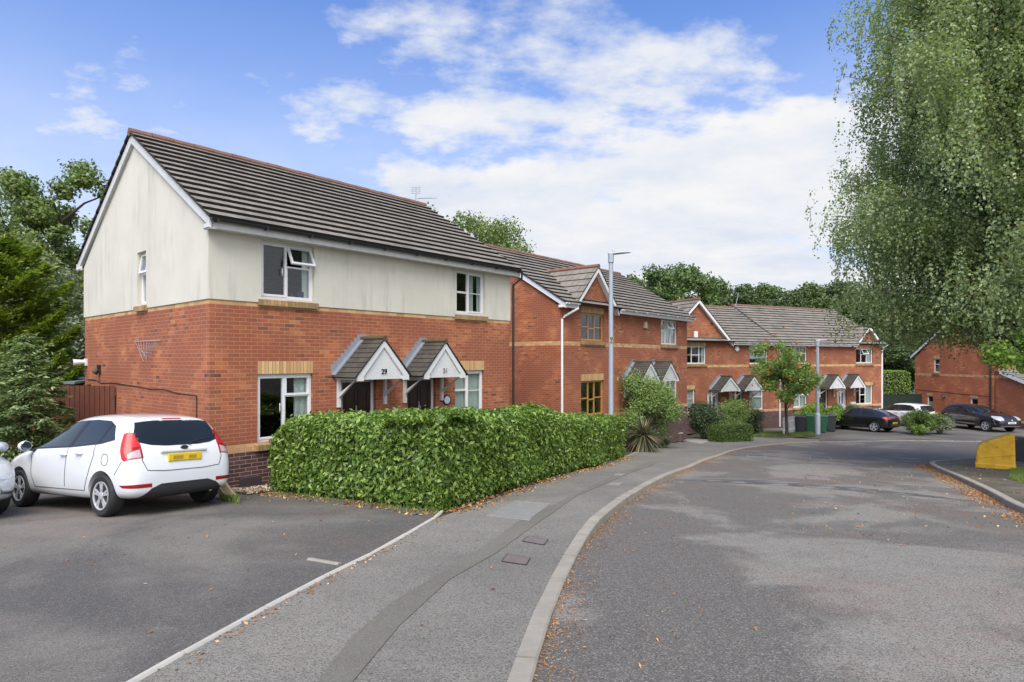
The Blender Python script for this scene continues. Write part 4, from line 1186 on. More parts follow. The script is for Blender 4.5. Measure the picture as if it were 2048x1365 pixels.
# local front wall = the wall seen; its gable rises from it
def gable_house(name, label, org, d, z0, W_, D, ops, brickm):
    ang = math.atan2(d[1], d[0])
    root = empty(name, (org[0], org[1], z0), ang, label, 'house')
    th = .28; EZ = 4.15; rz = 6.8
    mb = MB()
    wall_grid(mb, 0, W_, -1.6, EZ, ops, th, FRONT)
    wall_grid(mb, th, D, -1.6, EZ, [], th, LEFT)
    wall_grid(mb, th, D, -1.6, EZ, [], th, lambda s, dd, z: (W_ - dd, s, z))
    wall_grid(mb, th, W_ - th, -1.6, EZ, [], th, lambda s, dd, z: (s, D - dd, z))
    for y in (0, th, D): mb.face([(0, y, EZ), (W_, y, EZ), (W_ / 2, y, rz - .1)])
    mb.build('wall', brickm, root, recalc=False)
    mb = MB(); sl = (rz - EZ - .1) / (W_ / 2 + .3)
    for sgn, e in ((-1, -.3), (1, W_ + .3)):
        nn = Vector((sgn * sl, 0, 1)).normalized()
        tile_slope(mb, (e, -.15, EZ + .1), (e, D + .15, EZ + .1), (W_ / 2, -.15, rz), (W_ / 2, D + .15, rz), nn, 12, .045)
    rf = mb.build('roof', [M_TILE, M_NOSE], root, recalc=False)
    mb = MB(); mb.tube([(W_ / 2, -.16, rz + .01), (W_ / 2, D + .16, rz + .01)], .09, 8); mb.build('ridge_tiles', M_RIDGE, rf, smooth=True)
    mb = MB()
    for e in (-.3, W_ + .3):
        mb.hexa([(e, -.13, EZ + .08), (e, -.13, EZ - .12), (W_ / 2, -.13, rz - .22), (W_ / 2, -.13, rz - .02), (e, -.10, EZ + .08), (e, -.10, EZ - .12), (W_ / 2, -.10, rz - .22), (W_ / 2, -.10, rz - .02)])
    mb.build('bargeboard', M_WHITE, root)
    return root
# which side of the wall faces the camera: local front must face -y; reverse direction so that the outward normal points left (towards the street)
w5 = [(1.75, 2.30, 3.02, 4.02), (1.15, 1.70, .25, 1.30), (4.85, 5.45, .15, 1.35)]
h5 = gable_house('brick_house', 'red brick side wall with a gable behind the black car at the right', (P5a.x, P5a.y), d5, Z5, L5, 9.0, [(a, b, c, d) for a, b, c, d in w5], M_BRICK3)
window(h5, FRONT, *w5[0], [(0, 1, 0, .6), (0, 1, .6, 1)], lintel=.2)
window(h5, FRONT, *w5[1], [(0, 1, 0, 1)], lintel=.2, sill=False, curtain=[(0, 1, 0, .6)])
window(h5, FRONT, *w5[2], [(0, 1, 0, .55), (0, 1, .55, 1)], lintel=.2, sill=False)
mb = MB(); mb.tube([(L5 - .25, -.3, 4.2), (L5 - .25, -.06, 4.0), (L5 - .25, -.06, -1)], .05, 8); mb.build('downpipe', M_BLACKPL, h5, smooth=True)
mb = MB(); mb.tube([(0, -.01, 1.70), (2.5, -.012, 1.62), (L5 - .4, -.012, 1.52)], .012, 5); mb.build('cable', M_BLACKPL, h5)
mb = MB(); mb.box(2.65, 2.85, -.1, -.002, 1.28, 1.5); mb.tube([(2.75, -.05, 1.35), (2.75, -.16, 1.27)], .06, 8); mb.build('flue_vent', M_RUST, h5)
# garage to the right of it, its gable end towards the street
gb = Vector(P5b) + d5 * 0.05
gar = empty('garage', (gb.x, gb.y, Z5), math.atan2(d5.y, d5.x), 'low red brick garage with a grey tiled roof at the right edge', 'garage')
mb = MB(); GW = 5.6
wall_grid(mb, .0, GW, -1.6, 1.35, [], .2, FRONT)
wall_grid(mb, .2, 5.5, -1.6, 1.35, [], .2, lambda s, dd, z: (GW - dd, s, z))
for y in (0, .2): mb.face([(0, y, 1.35), (GW, y, 1.35), (.5, y, 3.15), (0, y, 3.15)])
mb.build('wall', M_BRICK, gar, recalc=False)
mb = MB(); nn = Vector((1.8, 0, 5.1)).normalized()
tile_slope(mb, (GW + .25, -.15, 1.38), (GW + .25, 5.6, 1.38), (.45, -.15, 3.25), (.45, 5.6, 3.25), nn, 13, .04)
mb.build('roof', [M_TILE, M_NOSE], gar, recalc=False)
mb = MB(); mb.hexa([(GW + .25, -.17, 1.36), (GW + .25, -.17, 1.14), (.45, -.17, 3.02), (.45, -.17, 3.24), (GW + .25, -.14, 1.36), (GW + .25, -.14, 1.14), (.45, -.14, 3.02), (.45, -.14, 3.24)])
mb.build('bargeboard', M_WHITE, gar)
mb = MB(); mb.box(.1, .55, -.12, 5.5, 3.23, 3.30); mb.build('flashing', M_LEAD, gar)

# ================================================================= cars
def paint(name, col, rough=0.25, coat=1.0, metal=0.0):
    m = plain(name, col, rough, 0.03, 1.0, metal=metal, coat=coat)
    return m
M_CARW = paint('white_car_paint', (0.70, 0.72, 0.74))
M_CARB = paint('black_car_paint', (0.008, 0.008, 0.010), 0.3)
M_CARS = paint('silver_car_paint', (0.42, 0.46, 0.50), 0.3, 1.0, 0.3)
M_CARG = plain('car_glass', (0.014, 0.018, 0.018), 0.06, 0.5, 1.5, spec=0.55)
M_TRIM = plain('black_car_trim', (0.016, 0.016, 0.018), 0.45, 0.15)
M_BUMP = plain('dark_bumper_plastic', (0.028, 0.028, 0.031), 0.55, 0.15)
M_TYRE = plain('tyre_rubber', (0.018, 0.018, 0.019), 0.75, 0.25, 12)
M_ALLOY = plain('alloy_wheel', (0.62, 0.63, 0.65), 0.32, 0.1, 5, metal=0.45)
M_WELL = plain('wheel_well', (0.008, 0.008, 0.008), 0.95)
M_REDL = plain('red_lamp_lens', (0.46, 0.008, 0.010), 0.35, 0.25, 9, coat=0.25)
M_REDD = plain('red_reflector', (0.26, 0.01, 0.01), 0.2, 0.2, 9)
M_HEADL = plain('headlamp_lens', (0.40, 0.43, 0.46), 0.15, 0.3, 14, coat=0.6)
M_CLEARL = plain('clear_lamp_lens', (0.42, 0.36, 0.36), 0.3, 0.4, 22, coat=0.3)
M_CHROME = plain('chrome', (0.62, 0.63, 0.65), 0.12, 0.05, metal=0.9)
M_PLATEY = plain('yellow_plate', (0.74, 0.50, 0.02), 0.4, 0.05)
M_PLATEW = plain('white_plate', (0.70, 0.71, 0.70), 0.4, 0.05)
M_SMUDGE = plain('plate_smudge', (0.40, 0.26, 0.03), 0.6, 0.2, 20)
M_SMUDGEW = plain('plate_smudge_grey', (0.22, 0.23, 0.25), 0.6, 0.2, 20)
M_MIRR = plain('mirror_glass', (0.12, 0.14, 0.15), 0.08, 0.1, metal=0.9)

def evalmesh(o, name):
    bpy.context.view_layer.update()
    me = bpy.data.meshes.new_from_object(o.evaluated_get(bpy.context.evaluated_depsgraph_get()))
    me.name = name
    return me
def boolean(meA, meB, op, name, solver='EXACT', selfx=False):
    a = bpy.data.objects.new('ta', meA); b = bpy.data.objects.new('tb', meB)
    COL.objects.link(a); COL.objects.link(b)
    m = a.modifiers.new('b', 'BOOLEAN'); m.operation = op; m.object = b; m.solver = solver
    if selfx: m.use_self = True
    me = evalmesh(a, name)
    bpy.data.objects.remove(a); bpy.data.objects.remove(b)
    return me
def inflate(me, d):
    m2 = me.copy(); nrm = [v.normal.copy() for v in me.vertices]
    for v, n_ in zip(m2.vertices, nrm): v.co += n_ * d
    return m2
def mesh_of(mb):
    me = bpy.data.meshes.new('t'); me.from_pydata(mb.v, [], mb.f)
    bm = bmesh.new(); bm.from_mesh(me); bmesh.ops.recalc_face_normals(bm, faces=bm.faces); bm.to_mesh(me); bm.free()
    return me

HATCH = dict(L=3.97, W=.86, wr=.68, wf=3.17, R=.305,
    st=[ # x, zb, w, zbelt, ztop, wtop
     (0.00, .36, .60, .52, .60, .50), (.025, .31, .72, .62, .74, .60), (.06, .28, .775, .72, .885, .645), (.11, .26, .812, .83, 1.00, .655), (.18, .25, .835, .93, 1.11, .655),
     (.28, .24, .845, 1.00, 1.25, .65), (.36, .235, .850, 1.02, 1.365, .64), (.43, .23, .853, 1.03, 1.412, .625), (.60, .22, .858, 1.035, 1.445, .60), (.9, .21, .86, 1.02, 1.475, .585), (1.3, .20, .86, 1.00, 1.490, .58),
     (1.7, .20, .86, .98, 1.485, .58), (2.05, .20, .86, .96, 1.445, .575), (2.35, .20, .86, .945, 1.345, .575), (2.65, .20, .86, .93, 1.20, .59), (2.92, .20, .86, .915, 1.045, .62), (3.05, .20, .86, .90, .995, .64),
     (3.3, .21, .855, .86, .945, .62), (3.55, .22, .83, .80, .885, .58), (3.74, .24, .78, .72, .81, .52), (3.87, .26, .70, .62, .71, .46), (3.94, .29, .60, .54, .61, .40), (3.97, .34, .48, .48, .54, .33)],
    side=[(2.93, .955), (2.55, 1.185), (2.22, 1.335), (1.85, 1.385), (1.35, 1.398), (.95, 1.375), (.72, 1.30), (.50, 1.11), (.80, 1.055), (1.6, 1.00)],
    pillars=[(1.62, 1.72, -.10), (.86, .93, -.06)],
    doors=[[(2.78, .93), (2.74, .55), (2.62, .36)], [(1.67, .98), (1.70, .40)], [(.92, 1.04), (.90, .88), (1.02, .62), (1.14, .36)], [(2.62, .36), (1.14, .36)]],
    rearglass=[(-.645, 1.15), (-.60, 1.055), (-.46, 1.015), (-.25, .995), (.25, .995), (.46, 1.015), (.60, 1.055), (.645, 1.15), (.56, 1.345), (.3, 1.372), (-.3, 1.372), (-.56, 1.345)],
    windscreen=[(-.66, 1.02), (.66, 1.02), (.54, 1.40), (-.54, 1.40)], wsx=(2.1, 3.3))
COUPE = dict(L=4.25, W=.875, wr=.78, wf=3.38, R=.32,
    st=[(0.00, .36, .60, .56, .62, .50), (.03, .31, .72, .68, .80, .60), (.08, .28, .79, .80, .93, .64), (.16, .26, .825, .88, .985, .66), (.32, .25, .850, .92, 1.06, .65),
     (.55, .235, .865, .94, 1.18, .635), (.8, .22, .872, .945, 1.28, .61), (1.05, .21, .875, .94, 1.345, .60), (1.4, .20, .875, .935, 1.395, .59), (1.8, .20, .875, .925, 1.41, .585), (2.15, .20, .875, .915, 1.385, .58),
     (2.5, .20, .875, .90, 1.29, .58), (2.8, .20, .875, .89, 1.15, .60), (3.1, .20, .875, .88, 1.00, .63), (3.25, .20, .872, .865, .955, .64),
     (3.5, .21, .865, .83, .915, .62), (3.8, .22, .84, .77, .85, .58), (4.0, .24, .78, .70, .77, .52), (4.13, .26, .70, .62, .69, .46), (4.21, .29, .60, .54, .60, .40), (4.25, .34, .48, .48, .54, .33)],
    side=[(3.0, .915), (2.65, 1.14), (2.3, 1.275), (1.85, 1.315), (1.4, 1.30), (1.0, 1.22), (.72, 1.03), (.95, .985), (1.9, .955)],
    pillars=[(1.55, 1.63, -.04)],
    doors=[[(2.9, .90), (2.85, .36)], [(1.52, .94), (1.48, .60), (1.55, .36)], [(2.85, .36), (1.55, .36)]],
    rearglass=[(-.56, 1.02), (.56, 1.02), (.50, 1.30), (-.50, 1.30)],
    windscreen=[(-.66, .98), (.66, .98), (.54, 1.32), (-.54, 1.32)], wsx=(2.2, 3.4))
SUV = dict(L=4.30, W=.885, wr=.80, wf=3.405, R=.345,
    st=[(0.00, .42, .62, .62, .74, .52), (.03, .36, .74, .74, .90, .62), (.08, .33, .80, .86, 1.02, .65), (.15, .31, .84, .95, 1.12, .66), (.26, .30, .865, 1.00, 1.26, .65),
     (.38, .29, .875, 1.02, 1.42, .64), (.48, .28, .880, 1.03, 1.475, .63), (.75, .27, .885, 1.03, 1.515, .61), (1.2, .26, .885, 1.02, 1.545, .60), (1.7, .26, .885, 1.00, 1.545, .59), (2.05, .26, .885, .99, 1.50, .59),
     (2.4, .26, .885, .98, 1.37, .60), (2.7, .26, .885, .98, 1.215, .62), (2.98, .26, .885, .98, 1.075, .66), (3.15, .26, .882, .965, 1.045, .68),
     (3.5, .27, .875, .94, 1.02, .68), (3.85, .28, .85, .90, .975, .65), (4.05, .30, .81, .84, .92, .61), (4.18, .32, .75, .76, .84, .56), (4.26, .34, .67, .66, .73, .50), (4.30, .40, .58, .56, .62, .44)],
    side=[(2.92, 1.02), (2.55, 1.25), (2.22, 1.39), (1.85, 1.43), (1.2, 1.43), (.80, 1.37), (.50, 1.17), (.95, 1.09), (2.0, 1.04)],
    pillars=[(1.78, 1.88, -.10), (.92, .98, -.04)],
    doors=[[(2.8, .98), (2.75, .40)], [(1.83, 1.0), (1.85, .42)], [(.98, 1.05), (1.2, .42)], [(2.75, .42), (1.2, .42)]],
    rearglass=[(-.58, 1.10), (.58, 1.10), (.52, 1.42), (-.52, 1.42)],
    windscreen=[(-.68, 1.09), (.68, 1.09), (.55, 1.44), (-.55, 1.44)], wsx=(2.1, 3.3))

BODY = {}
def car_body(spec):
    key = id(spec)
    if key in BODY: return BODY[key]
    mb = MB(); rings = []
    for (x, zb, w_, zl, zt, wt) in spec['st']:
        wt = min(wt, w_ * .9)
        h = zt - zl
        half = [(0, zb), (w_ * .62, zb), (w_ * .93, zb + .025), (w_ * .985, zb + min(.16, (zl - zb) * .30)), (w_ * 1.0, zb + (zl - zb) * .52), (w_ * .985, zl - min(.075, (zl - zb) * .22)), (w_ * .955, zl - .01), (w_ * .955 * .55 + wt * .45, zl + h * .38), (wt, zt - min(.085, h * .42)), (wt * .84, zt - min(.025, h * .14)), (wt * .45, zt - .004), (0, zt)]
        pts = half + [(-a, b) for a, b in half[-2:0:-1]]
        rings.append([mb.p((x, a, b)) for a, b in pts])
    n = len(rings[0])
    for i in range(len(rings) - 1):
        for k in range(n):
            j = (k + 1) % n
            mb.f.append([rings[i][k], rings[i][j], rings[i + 1][j], rings[i + 1][k]])
    mb.f.append(rings[0][::-1]); mb.f.append(rings[-1])
    me = mesh_of(mb)
    o = bpy.data.objects.new('t', me); COL.objects.link(o)
    s = o.modifiers.new('s', 'SUBSURF'); s.levels = 2; s.render_levels = 2
    full = evalmesh(o, 'body'); bpy.data.objects.remove(o)
    full.materials.clear()
    Rw = spec['R'] + .052; body = full.copy()
    for x in (spec['wr'], spec['wf']):
        for sgn in (-1, 1):
            for n_, sv, sx_ in ((40, 'EXACT', False), (37, 'EXACT', False), (40, 'EXACT', True), (40, 'FAST', False), (37, 'FAST', False)):      # a cut that fails is tried again
                cut = MB(); cut.lathe([(Rw, 0), (Rw, .40)] if sgn > 0 else [(Rw, -.40), (Rw, 0)], (x + .0013 * (40 - n_), sgn * .603, spec['R'] + .0007), 'y', n_)
                res = boolean(body.copy(), mesh_of(cut), 'DIFFERENCE', 'body', sv, sx_)
                if max(abs(v.co.y) for v in res.vertices) < spec['W'] + .02 and len(res.vertices) > .7 * len(full.vertices): break
            body = res
    inf = inflate(full, .004); inf2 = inflate(full, .007)
    BODY[key] = (full, body, inf, inf2)
    return BODY[key]
def piece(spec, mb, lvl=2):
    full, body, inf, inf2 = car_body(spec)
    return boolean(inf if lvl == 2 else inf2, mesh_of(mb), 'INTERSECT', 'piece')
def put(name, me, mat, parent, smooth=True):
    me = me.copy() if me.users else me
    me.materials.clear(); me.materials.append(mat)
    me.polygons.foreach_set('material_index', [0] * len(me.polygons))
    if smooth:
        me.polygons.foreach_set('use_smooth', [True] * len(me.polygons)); me.set_sharp_from_angle(angle=R(35))
    return link(name, me, parent)

def seg_strip(pts, w_):
    """thin polygon along a polyline in (a,b) plane"""
    l = [Vector(q) for q in pts]; up = []; dn = []
    for i, q in enumerate(l):
        t = (l[min(i + 1, len(l) - 1)] - l[max(i - 1, 0)]).normalized(); nn = Vector((-t.y, t.x)) * w_ * .5
        up.append(tuple(q + nn)); dn.append(tuple(q - nn))
    return up + dn[::-1]

def wheel(par, spec, x, sgn, style=0, alloy=M_ALLOY, sub='wheel'):
    Rr = spec['R']; y = sgn * (spec['W'] - .115)
    mb = MB(); hw = .10
    prof = [(Rr * .62, -hw + .015), (Rr * .70, -hw), (Rr * .90, -hw - .004), (Rr * .975, -hw + .018), (Rr, -hw + .04), (Rr, hw - .04), (Rr * .975, hw - .018), (Rr * .90, hw + .004), (Rr * .70, hw), (Rr * .62, hw - .015)]
    mb.lathe(prof, (0, 0, 0), 'y', 36)
    w_ = mb.build('wheel', M_TYRE, par, smooth=True)
    w_.location = (x, y, Rr)
    mb = MB(); o_ = sgn * hw
    # rim: dish ring, dark barrel, spokes
    rr = Rr * .665
    def L(prof, m): mb.lathe([(a, b * sgn) for a, b in prof] if sgn > 0 else [(a, b * sgn) for a, b in prof][::-1], (0, 0, 0), 'y', 36, m)
    L([(rr * .90, hw - .075), (rr * .90, hw + .0), (rr * 1.0, hw + .005), (rr * 1.01, hw - .02)], 0)
    L([(0.001, hw - .07), (rr * .92, hw - .06), (rr * .92, hw - .055), (0.001, hw - .055)], 1)
    L([(.012, hw - .05), (.052, hw - .05), (.052, hw + .002), (.012, hw + .006)], 0)
    ns = 5
    for k in range(ns):
        for dd in ((-.16, .16) if style == 0 else (0.0,)):
            a0 = 2 * PI * k / ns + .3; a1 = a0 + dd * 1.0
            w0 = .022 if style == 0 else .045
            p0 = Vector((math.cos(a0) * .03, 0, math.sin(a0) * .03)); p1 = Vector((math.cos(a1) * rr * .95, 0, math.sin(a1) * rr * .95))
            t = (p1 - p0).normalized(); q = Vector((-t.z, 0, t.x)) * w0
            Y0, Y1 = sgn * (hw - .045), sgn * (hw - .004)
            mb.hexa([p0 - q + Vector((0, Y0, 0)), p0 + q + Vector((0, Y0, 0)), p1 + q * .8 + Vector((0, Y0, 0)), p1 - q * .8 + Vector((0, Y0, 0)),
                     p0 - q * .8 + Vector((0, Y1, 0)), p0 + q * .8 + Vector((0, Y1, 0)), p1 + q * .6 + Vector((0, Y1, 0)), p1 - q * .6 + Vector((0, Y1, 0))])
    mb.build('rim', [alloy, M_WELL], w_)
    return w_

def make_car(name, label, spec, mat, axle, heading, group='cars parked off the road', rear_plate=True, style=0, extras=()):
    L_, W_ = spec['L'], spec['W']
    full, body, inf, inf2 = car_body(spec)
    root = bpy.data.objects.new(name, None); COL.objects.link(root); tag(root, label, 'car', group)
    hd = Vector((heading[0], heading[1])).normalized()
    lf = Vector((-hd.y, hd.x)); ax = Vector(axle)
    zf = lambda p: float(GS(p.x, p.y))
    base = spec['wf'] - spec['wr']
    pr, pf = ax, ax + hd * base
    zr = (zf(pr + lf * .7) + zf(pr - lf * .7)) / 2; zF = (zf(pf + lf * .7) + zf(pf - lf * .7)) / 2
    f3 = Vector((hd.x * base, hd.y * base, zF - zr)).normalized()
    l3 = Vector((lf.x * 1.4, lf.y * 1.4, zf(pr + lf * .7) - zf(pr - lf * .7))).normalized()
    u3 = f3.cross(l3).normalized(); l3 = u3.cross(f3)
    M = Matrix((f3, l3, u3)).transposed().to_4x4()
    M.translation = Vector((pr.x, pr.y, zr)) + f3 * (L_ / 2 - spec['wr'])
    root.matrix_basis = M
    off = Vector((-L_ / 2, 0, 0))
    parts = []
    def add(o): parts.append(o); return o
    b = add(put('body', body, mat, root))
    # wheel wells lining
    mb = MB()
    for x in (spec['wr'], spec['wf']):
        mb.box(x - spec['R'] - .04, x + spec['R'] + .04, -.60, .60, spec['st'][10][1] + .02, spec['R'] * 2 + .04)
    add(mb.build('underbody', M_WELL, root))
    # side glass
    for sgn in (-1, 1):
        mb = MB(); mb.prism(spec['side'], sgn * .3, sgn * 1.0, 'y')
        sg = add(put('side_window', piece(spec, mb), M_CARG, root))
        for (xa, xb, lean) in spec['pillars']:
            mb = MB()
            mb.prism([(xa, .93), (xb, .93), (xb + lean, 1.45), (xa + lean, 1.45)], sgn * .3, sgn * 1.0, 'y')
            pm = piece(spec, mb, 3)
            mb = MB(); mb.prism(spec['side'], sgn * .3, sgn * 1.0, 'y')
            pm = boolean(pm, mesh_of(mb), 'INTERSECT', 'p')
            add(put('pillar', pm, M_TRIM, root))
        # shut lines and trim line around the glass
        for dl in spec['doors']:
            mb = MB(); mb.prism(seg_strip(dl, .009), sgn * .5, sgn * 1.0, 'y')
            add(put('door_seam', piece(spec, mb), M_TRIM, root))
        sd_ = spec['side']
        mb = MB(); mb.prism(seg_strip(sd_[-3:] + sd_[:1], .022), sgn * .3, sgn * 1.0, 'y')
        add(put('window_trim', piece(spec, mb, 3), M_TRIM, root))
        # handles
        for xh in ((spec['wr'] + .62, spec['wf'] - 1.42) if spec is not COUPE else (1.75,)):
            zh = np.interp(xh, [s[0] for s in spec['st']], [s[3] for s in spec['st']]) - .10
            mb = MB(); yy = sgn * (W_ + .012)
            mb.tube([(xh - .09, yy - sgn * .02, zh), (xh - .07, yy, zh + .004), (xh + .07, yy, zh + .004), (xh + .09, yy - sgn * .02, zh)], [.012, .019, .019, .012], 8)
            add(mb.build('door_handle', mat, root, smooth=True))
        # mirror
        xm = spec['side'][0][0] - .17; zm = spec['side'][0][1] + .035
        mb = MB(); ym = sgn * (W_ + .095)
        mb.tube([(xm + .075, ym, zm + .01), (xm + .05, ym, zm + .01), (xm - .03, ym, zm + .012), (xm - .055, ym, zm + .012)], [.035, .075, .088, .080], 12)
        mo = mb.build('wing_mirror', mat, root, smooth=True); mo.scale = (1, 1.0, 1); add(mo)
        mb = MB(); mb.tube([(xm - .054, ym, zm + .012), (xm - .062, ym, zm + .012)], [.078, .066], 12); add(mb.build('mirror_glass', M_MIRR, mo))
        mb = MB(); mb.hexa([(xm + .03, sgn * (W_ - .06), zm - .09), (xm - .04, sgn * (W_ - .06), zm - .09), (xm - .04, ym, zm - .045), (xm + .03, ym, zm - .045), (xm + .03, sgn * (W_ - .06), zm - .04), (xm - .04, sgn * (W_ - .06), zm - .04), (xm - .04, ym, zm - .01), (xm + .03, ym, zm - .01)])
        add(mb.build('mirror_arm', M_TRIM, mo))
        for x in (spec['wr'], spec['wf']):
            add(wheel(root, spec, x, sgn, style))
    mb = MB(); mb.prism(spec['rearglass'], -.2, .9, 'x'); 
    rg = piece(spec, mb); add(put('rear_window', rg, M_CARG, root))
    mb = MB(); mb.prism(spec['windscreen'], spec['wsx'][0], spec['wsx'][1], 'x')
    add(put('windscreen', piece(spec, mb), M_CARG, root))
    for (nm, poly, a0, a1, axis, m_, lv) in extras:
        mb = MB()
        if nm == 'arch_trim':      # ring sector, built from quads
            n = len(poly) // 2
            ids = [[mb.p((poly[i][0], d, poly[i][1])), mb.p((poly[2 * n - 1 - i][0], d, poly[2 * n - 1 - i][1])) ] for i in range(n) for d in (a0, a1)]
            for i in range(n - 1):
                A0, B0, A1, B1 = ids[2 * i], ids[2 * i + 1], ids[2 * i + 2], ids[2 * i + 3]
                mb.f += [[A0[0], A0[1], A1[1], A1[0]], [B0[0], B1[0], B1[1], B0[1]], [A0[0], A1[0], B1[0], B0[0]], [A0[1], B0[1], B1[1], A1[1]]]
            mb.f += [[ids[0][0], ids[1][0], ids[1][1], ids[0][1]], [ids[-2][0], ids[-2][1], ids[-1][1], ids[-1][0]]]
        else:
            mb.prism(poly, a0, a1, axis)
        me = piece(spec, mb, lv)
        if len(me.polygons): add(put(nm, me, m_, root))
    for c in parts:
        if c.parent is root: c.location = c.location + off
    return root
def GS(x, y):
    x = float(x); y = float(y)
    return float(G(x, y)) if x < 4 else float(g(x, y)) + 0.05

def boxpart(par, name, bx, mat, off, bevel=0.0):
    mb = MB(); mb.box(*bx); o = mb.build(name, mat, par, bevel=bevel); o.location = off; return o
def mirror_poly(p): return [(-a, b) for a, b in p][::-1]

# --- nearest white hatchback
lamp = [(.62, 1.10), (.70, 1.155), (.80, 1.12), (.87, .98), (.90, .80), (.72, .765), (.60, .80), (.60, .98)]
ex = []
for sg in (1, -1):
    pf = (lambda q: q) if sg > 0 else mirror_poly
    # lens wraps round the corner: cut in side view (x,z), each side
    ex.append(('tail_light', [(-.05, .88), (.16, .80), (.205, .83), (.30, 1.02), (.375, 1.185), (.33, 1.21), (.20, 1.16), (.05, 1.05)], sg * .60, sg * 1.0, 'y', M_REDL, 2))
    ex.append(('bumper_seam', seg_strip([(.20, .80), (.27, .70), (.345, .61)], .007), sg * .6, sg * 1.0, 'y', M_TRIM, 2))
    ex.append(('lamp_inner', [(.02, .99), (.10, 1.005), (.17, .99), (.19, .90), (.16, .885), (.13, .98), (.02, .965)], sg * .62, sg * 1.0, 'y', M_REDD, 3))
    ex.append(('lamp_lens', [(-.05, .875), (.125, .835), (.15, .90), (.10, .985), (-.02, 1.0)], sg * .63, sg * 1.0, 'y', M_CLEARL, 3))
    ex.append(('reflector', [(-.05, .415), (.18, .43), (.24, .465), (-.05, .475)], sg * .50, sg * 1.0, 'y', M_REDD, 2))
    ex.append(('fuel_cap_seam', seg_strip([(.60 + .085 * math.cos(t), .82 + .085 * math.sin(t)) for t in np.linspace(0, 2 * PI * .98, 22)], .006), sg * .6, sg * 1.0, 'y', M_TRIM, 2)) if sg > 0 else None
ex.append(('bumper_insert', [(-.76, .20), (-.66, .26), (-.50, .40), (-.36, .455), (.36, .455), (.50, .40), (.66, .26), (.76, .20)], -.2, .34, 'x', M_BUMP, 3))
for q in ([(-.60, 1.02), (-.62, .80), (-.56, .66), (-.30, .635), (.30, .635), (.56, .66), (.62, .80), (.60, 1.02)],):
    ex.append(('tailgate_seam', seg_strip(q, .009), -.2, .3, 'x', M_TRIM, 2))
ex.append(('high_brake_light', [(-.15, 1.385), (.15, 1.385), (.14, 1.402), (-.14, 1.402)], .1, .45, 'x', M_REDD, 3))
ex.append(('spoiler', [(-.60, 1.362), (.60, 1.362), (.60, 1.384), (-.60, 1.384)], .1, .45, 'x', M_CARW, 2))
ax_h = (-.87, .49)
car1 = make_car('hatchback_car', 'white hatchback parked on the drive beside the nearest house, rear towards the street', HATCH, M_CARW, (-5.50, 9.50), ax_h, extras=[e for e in ex if e])
OFF = (-HATCH['L'] / 2, 0, 0)
# plate recess, plate, badge, wiper, exhaust, aerial
boxpart(car1, 'number_plate', (.012, .045, -.26, .26, .765, .875), M_PLATEY, OFF, .008)
pl = boxpart(car1, 'plate_smudge', (.009, .0125, -.17, -.05, .79, .84), M_SMUDGE, OFF); boxpart(car1, 'plate_smudge', (.0085, .0125, .04, .19, .79, .845), M_SMUDGE, OFF)
boxpart(car1, 'tailgate_handle', (.035, .075, -.36, .36, .895, .935), M_CARW, OFF, .012)
mb = MB(); mb.lathe([(.0, -.008), (.05, -.006), (.055, 0), (.055, .02)], (0, 0, 0), 'z', 18)
bd = mb.build('badge', M_NUM, car1, smooth=True); bd.rotation_euler = (0, R(-62), 0); bd.scale = (.55, 1.1, 1); bd.location = (-HATCH['L'] / 2 + .055, 0, .955)
mb = MB(); mb.tube([(.10, -.10, 1.005), (.125, -.14, 1.02), (.15, -.30, 1.055), (.165, -.50, 1.075)], [.022, .016, .012, .008], 8); o = mb.build('rear_wiper', M_TRIM, car1, smooth=True); o.location = OFF
mb = MB(); mb.tube([(.10, -.48, .27), (.3, -.48, .28)], .03, 10); o = mb.build('exhaust', M_CHROME, car1, smooth=True); o.location = OFF
mb = MB(); mb.tube([(1.95, 0, 1.45), (2.15, 0, 1.85)], .004, 5); o = mb.build('aerial', M_TRIM, car1); o.location = OFF

# --- silver car, only its nose in view at the left edge
def headlamp(sgn, spec, z):
    L_ = spec['L']
    return ('headlight', [(L_ - .62, z + .16), (L_ - .30, z + .13), (L_ + .1, z + .02), (L_ + .1, z - .10), (L_ - .25, z - .07), (L_ - .42, z + .02)], sgn * .42, sgn * 1.0, 'y', M_HEADL, 2)
ex = [headlamp(1, HATCH, .66), headlamp(-1, HATCH, .66), ('grille', [(-.42, .30), (.42, .30), (.50, .42), (-.50, .42)], 3.5, 4.1, 'x', M_TRIM, 2),
      ('fog_light', [(3.6, .36), (4.1, .36), (4.1, .44), (3.6, .44)], .50, 1.0, 'y', M_CHROME, 2)]
car2 = make_car('silver_car', 'silver car of which only the nose shows at the left edge beside the white hatchback', HATCH, M_CARS, (-10.40, 9.85), (.87, -.49), extras=ex)

# --- black coupe
def tail(spec, x1, z0, z1, inner):
    return [('tail_light', [(-.05, z0), (x1 * .6, z0), (x1, z1), (x1 * .5, z1 + .03), (-.05, z1)], s * inner, s * 1.0, 'y', M_REDL, 2) for s in (1, -1)]
ex = tail(COUPE, .34, .76, .90, .50) + [('bumper_insert', [(-.7, .25), (.7, .25), (.7, .36), (-.7, .36)], -.2, .4, 'x', M_BUMP, 2), headlamp(1, COUPE, .66), headlamp(-1, COUPE, .66)]
car3 = make_car('coupe_car', 'black three door car parked behind the lamp post beside the bins', COUPE, M_CARB, (21.9, 36.25), (-.55, .835), extras=ex)
boxpart(car3, 'number_plate', (-.02, .03, -.26, .26, .50, .61), M_PLATEY, (-COUPE['L'] / 2, 0, 0)); boxpart(car3, 'plate_smudge', (-.023, -.019, -.16, .16, .53, .58), M_SMUDGE, (-COUPE['L'] / 2, 0, 0))
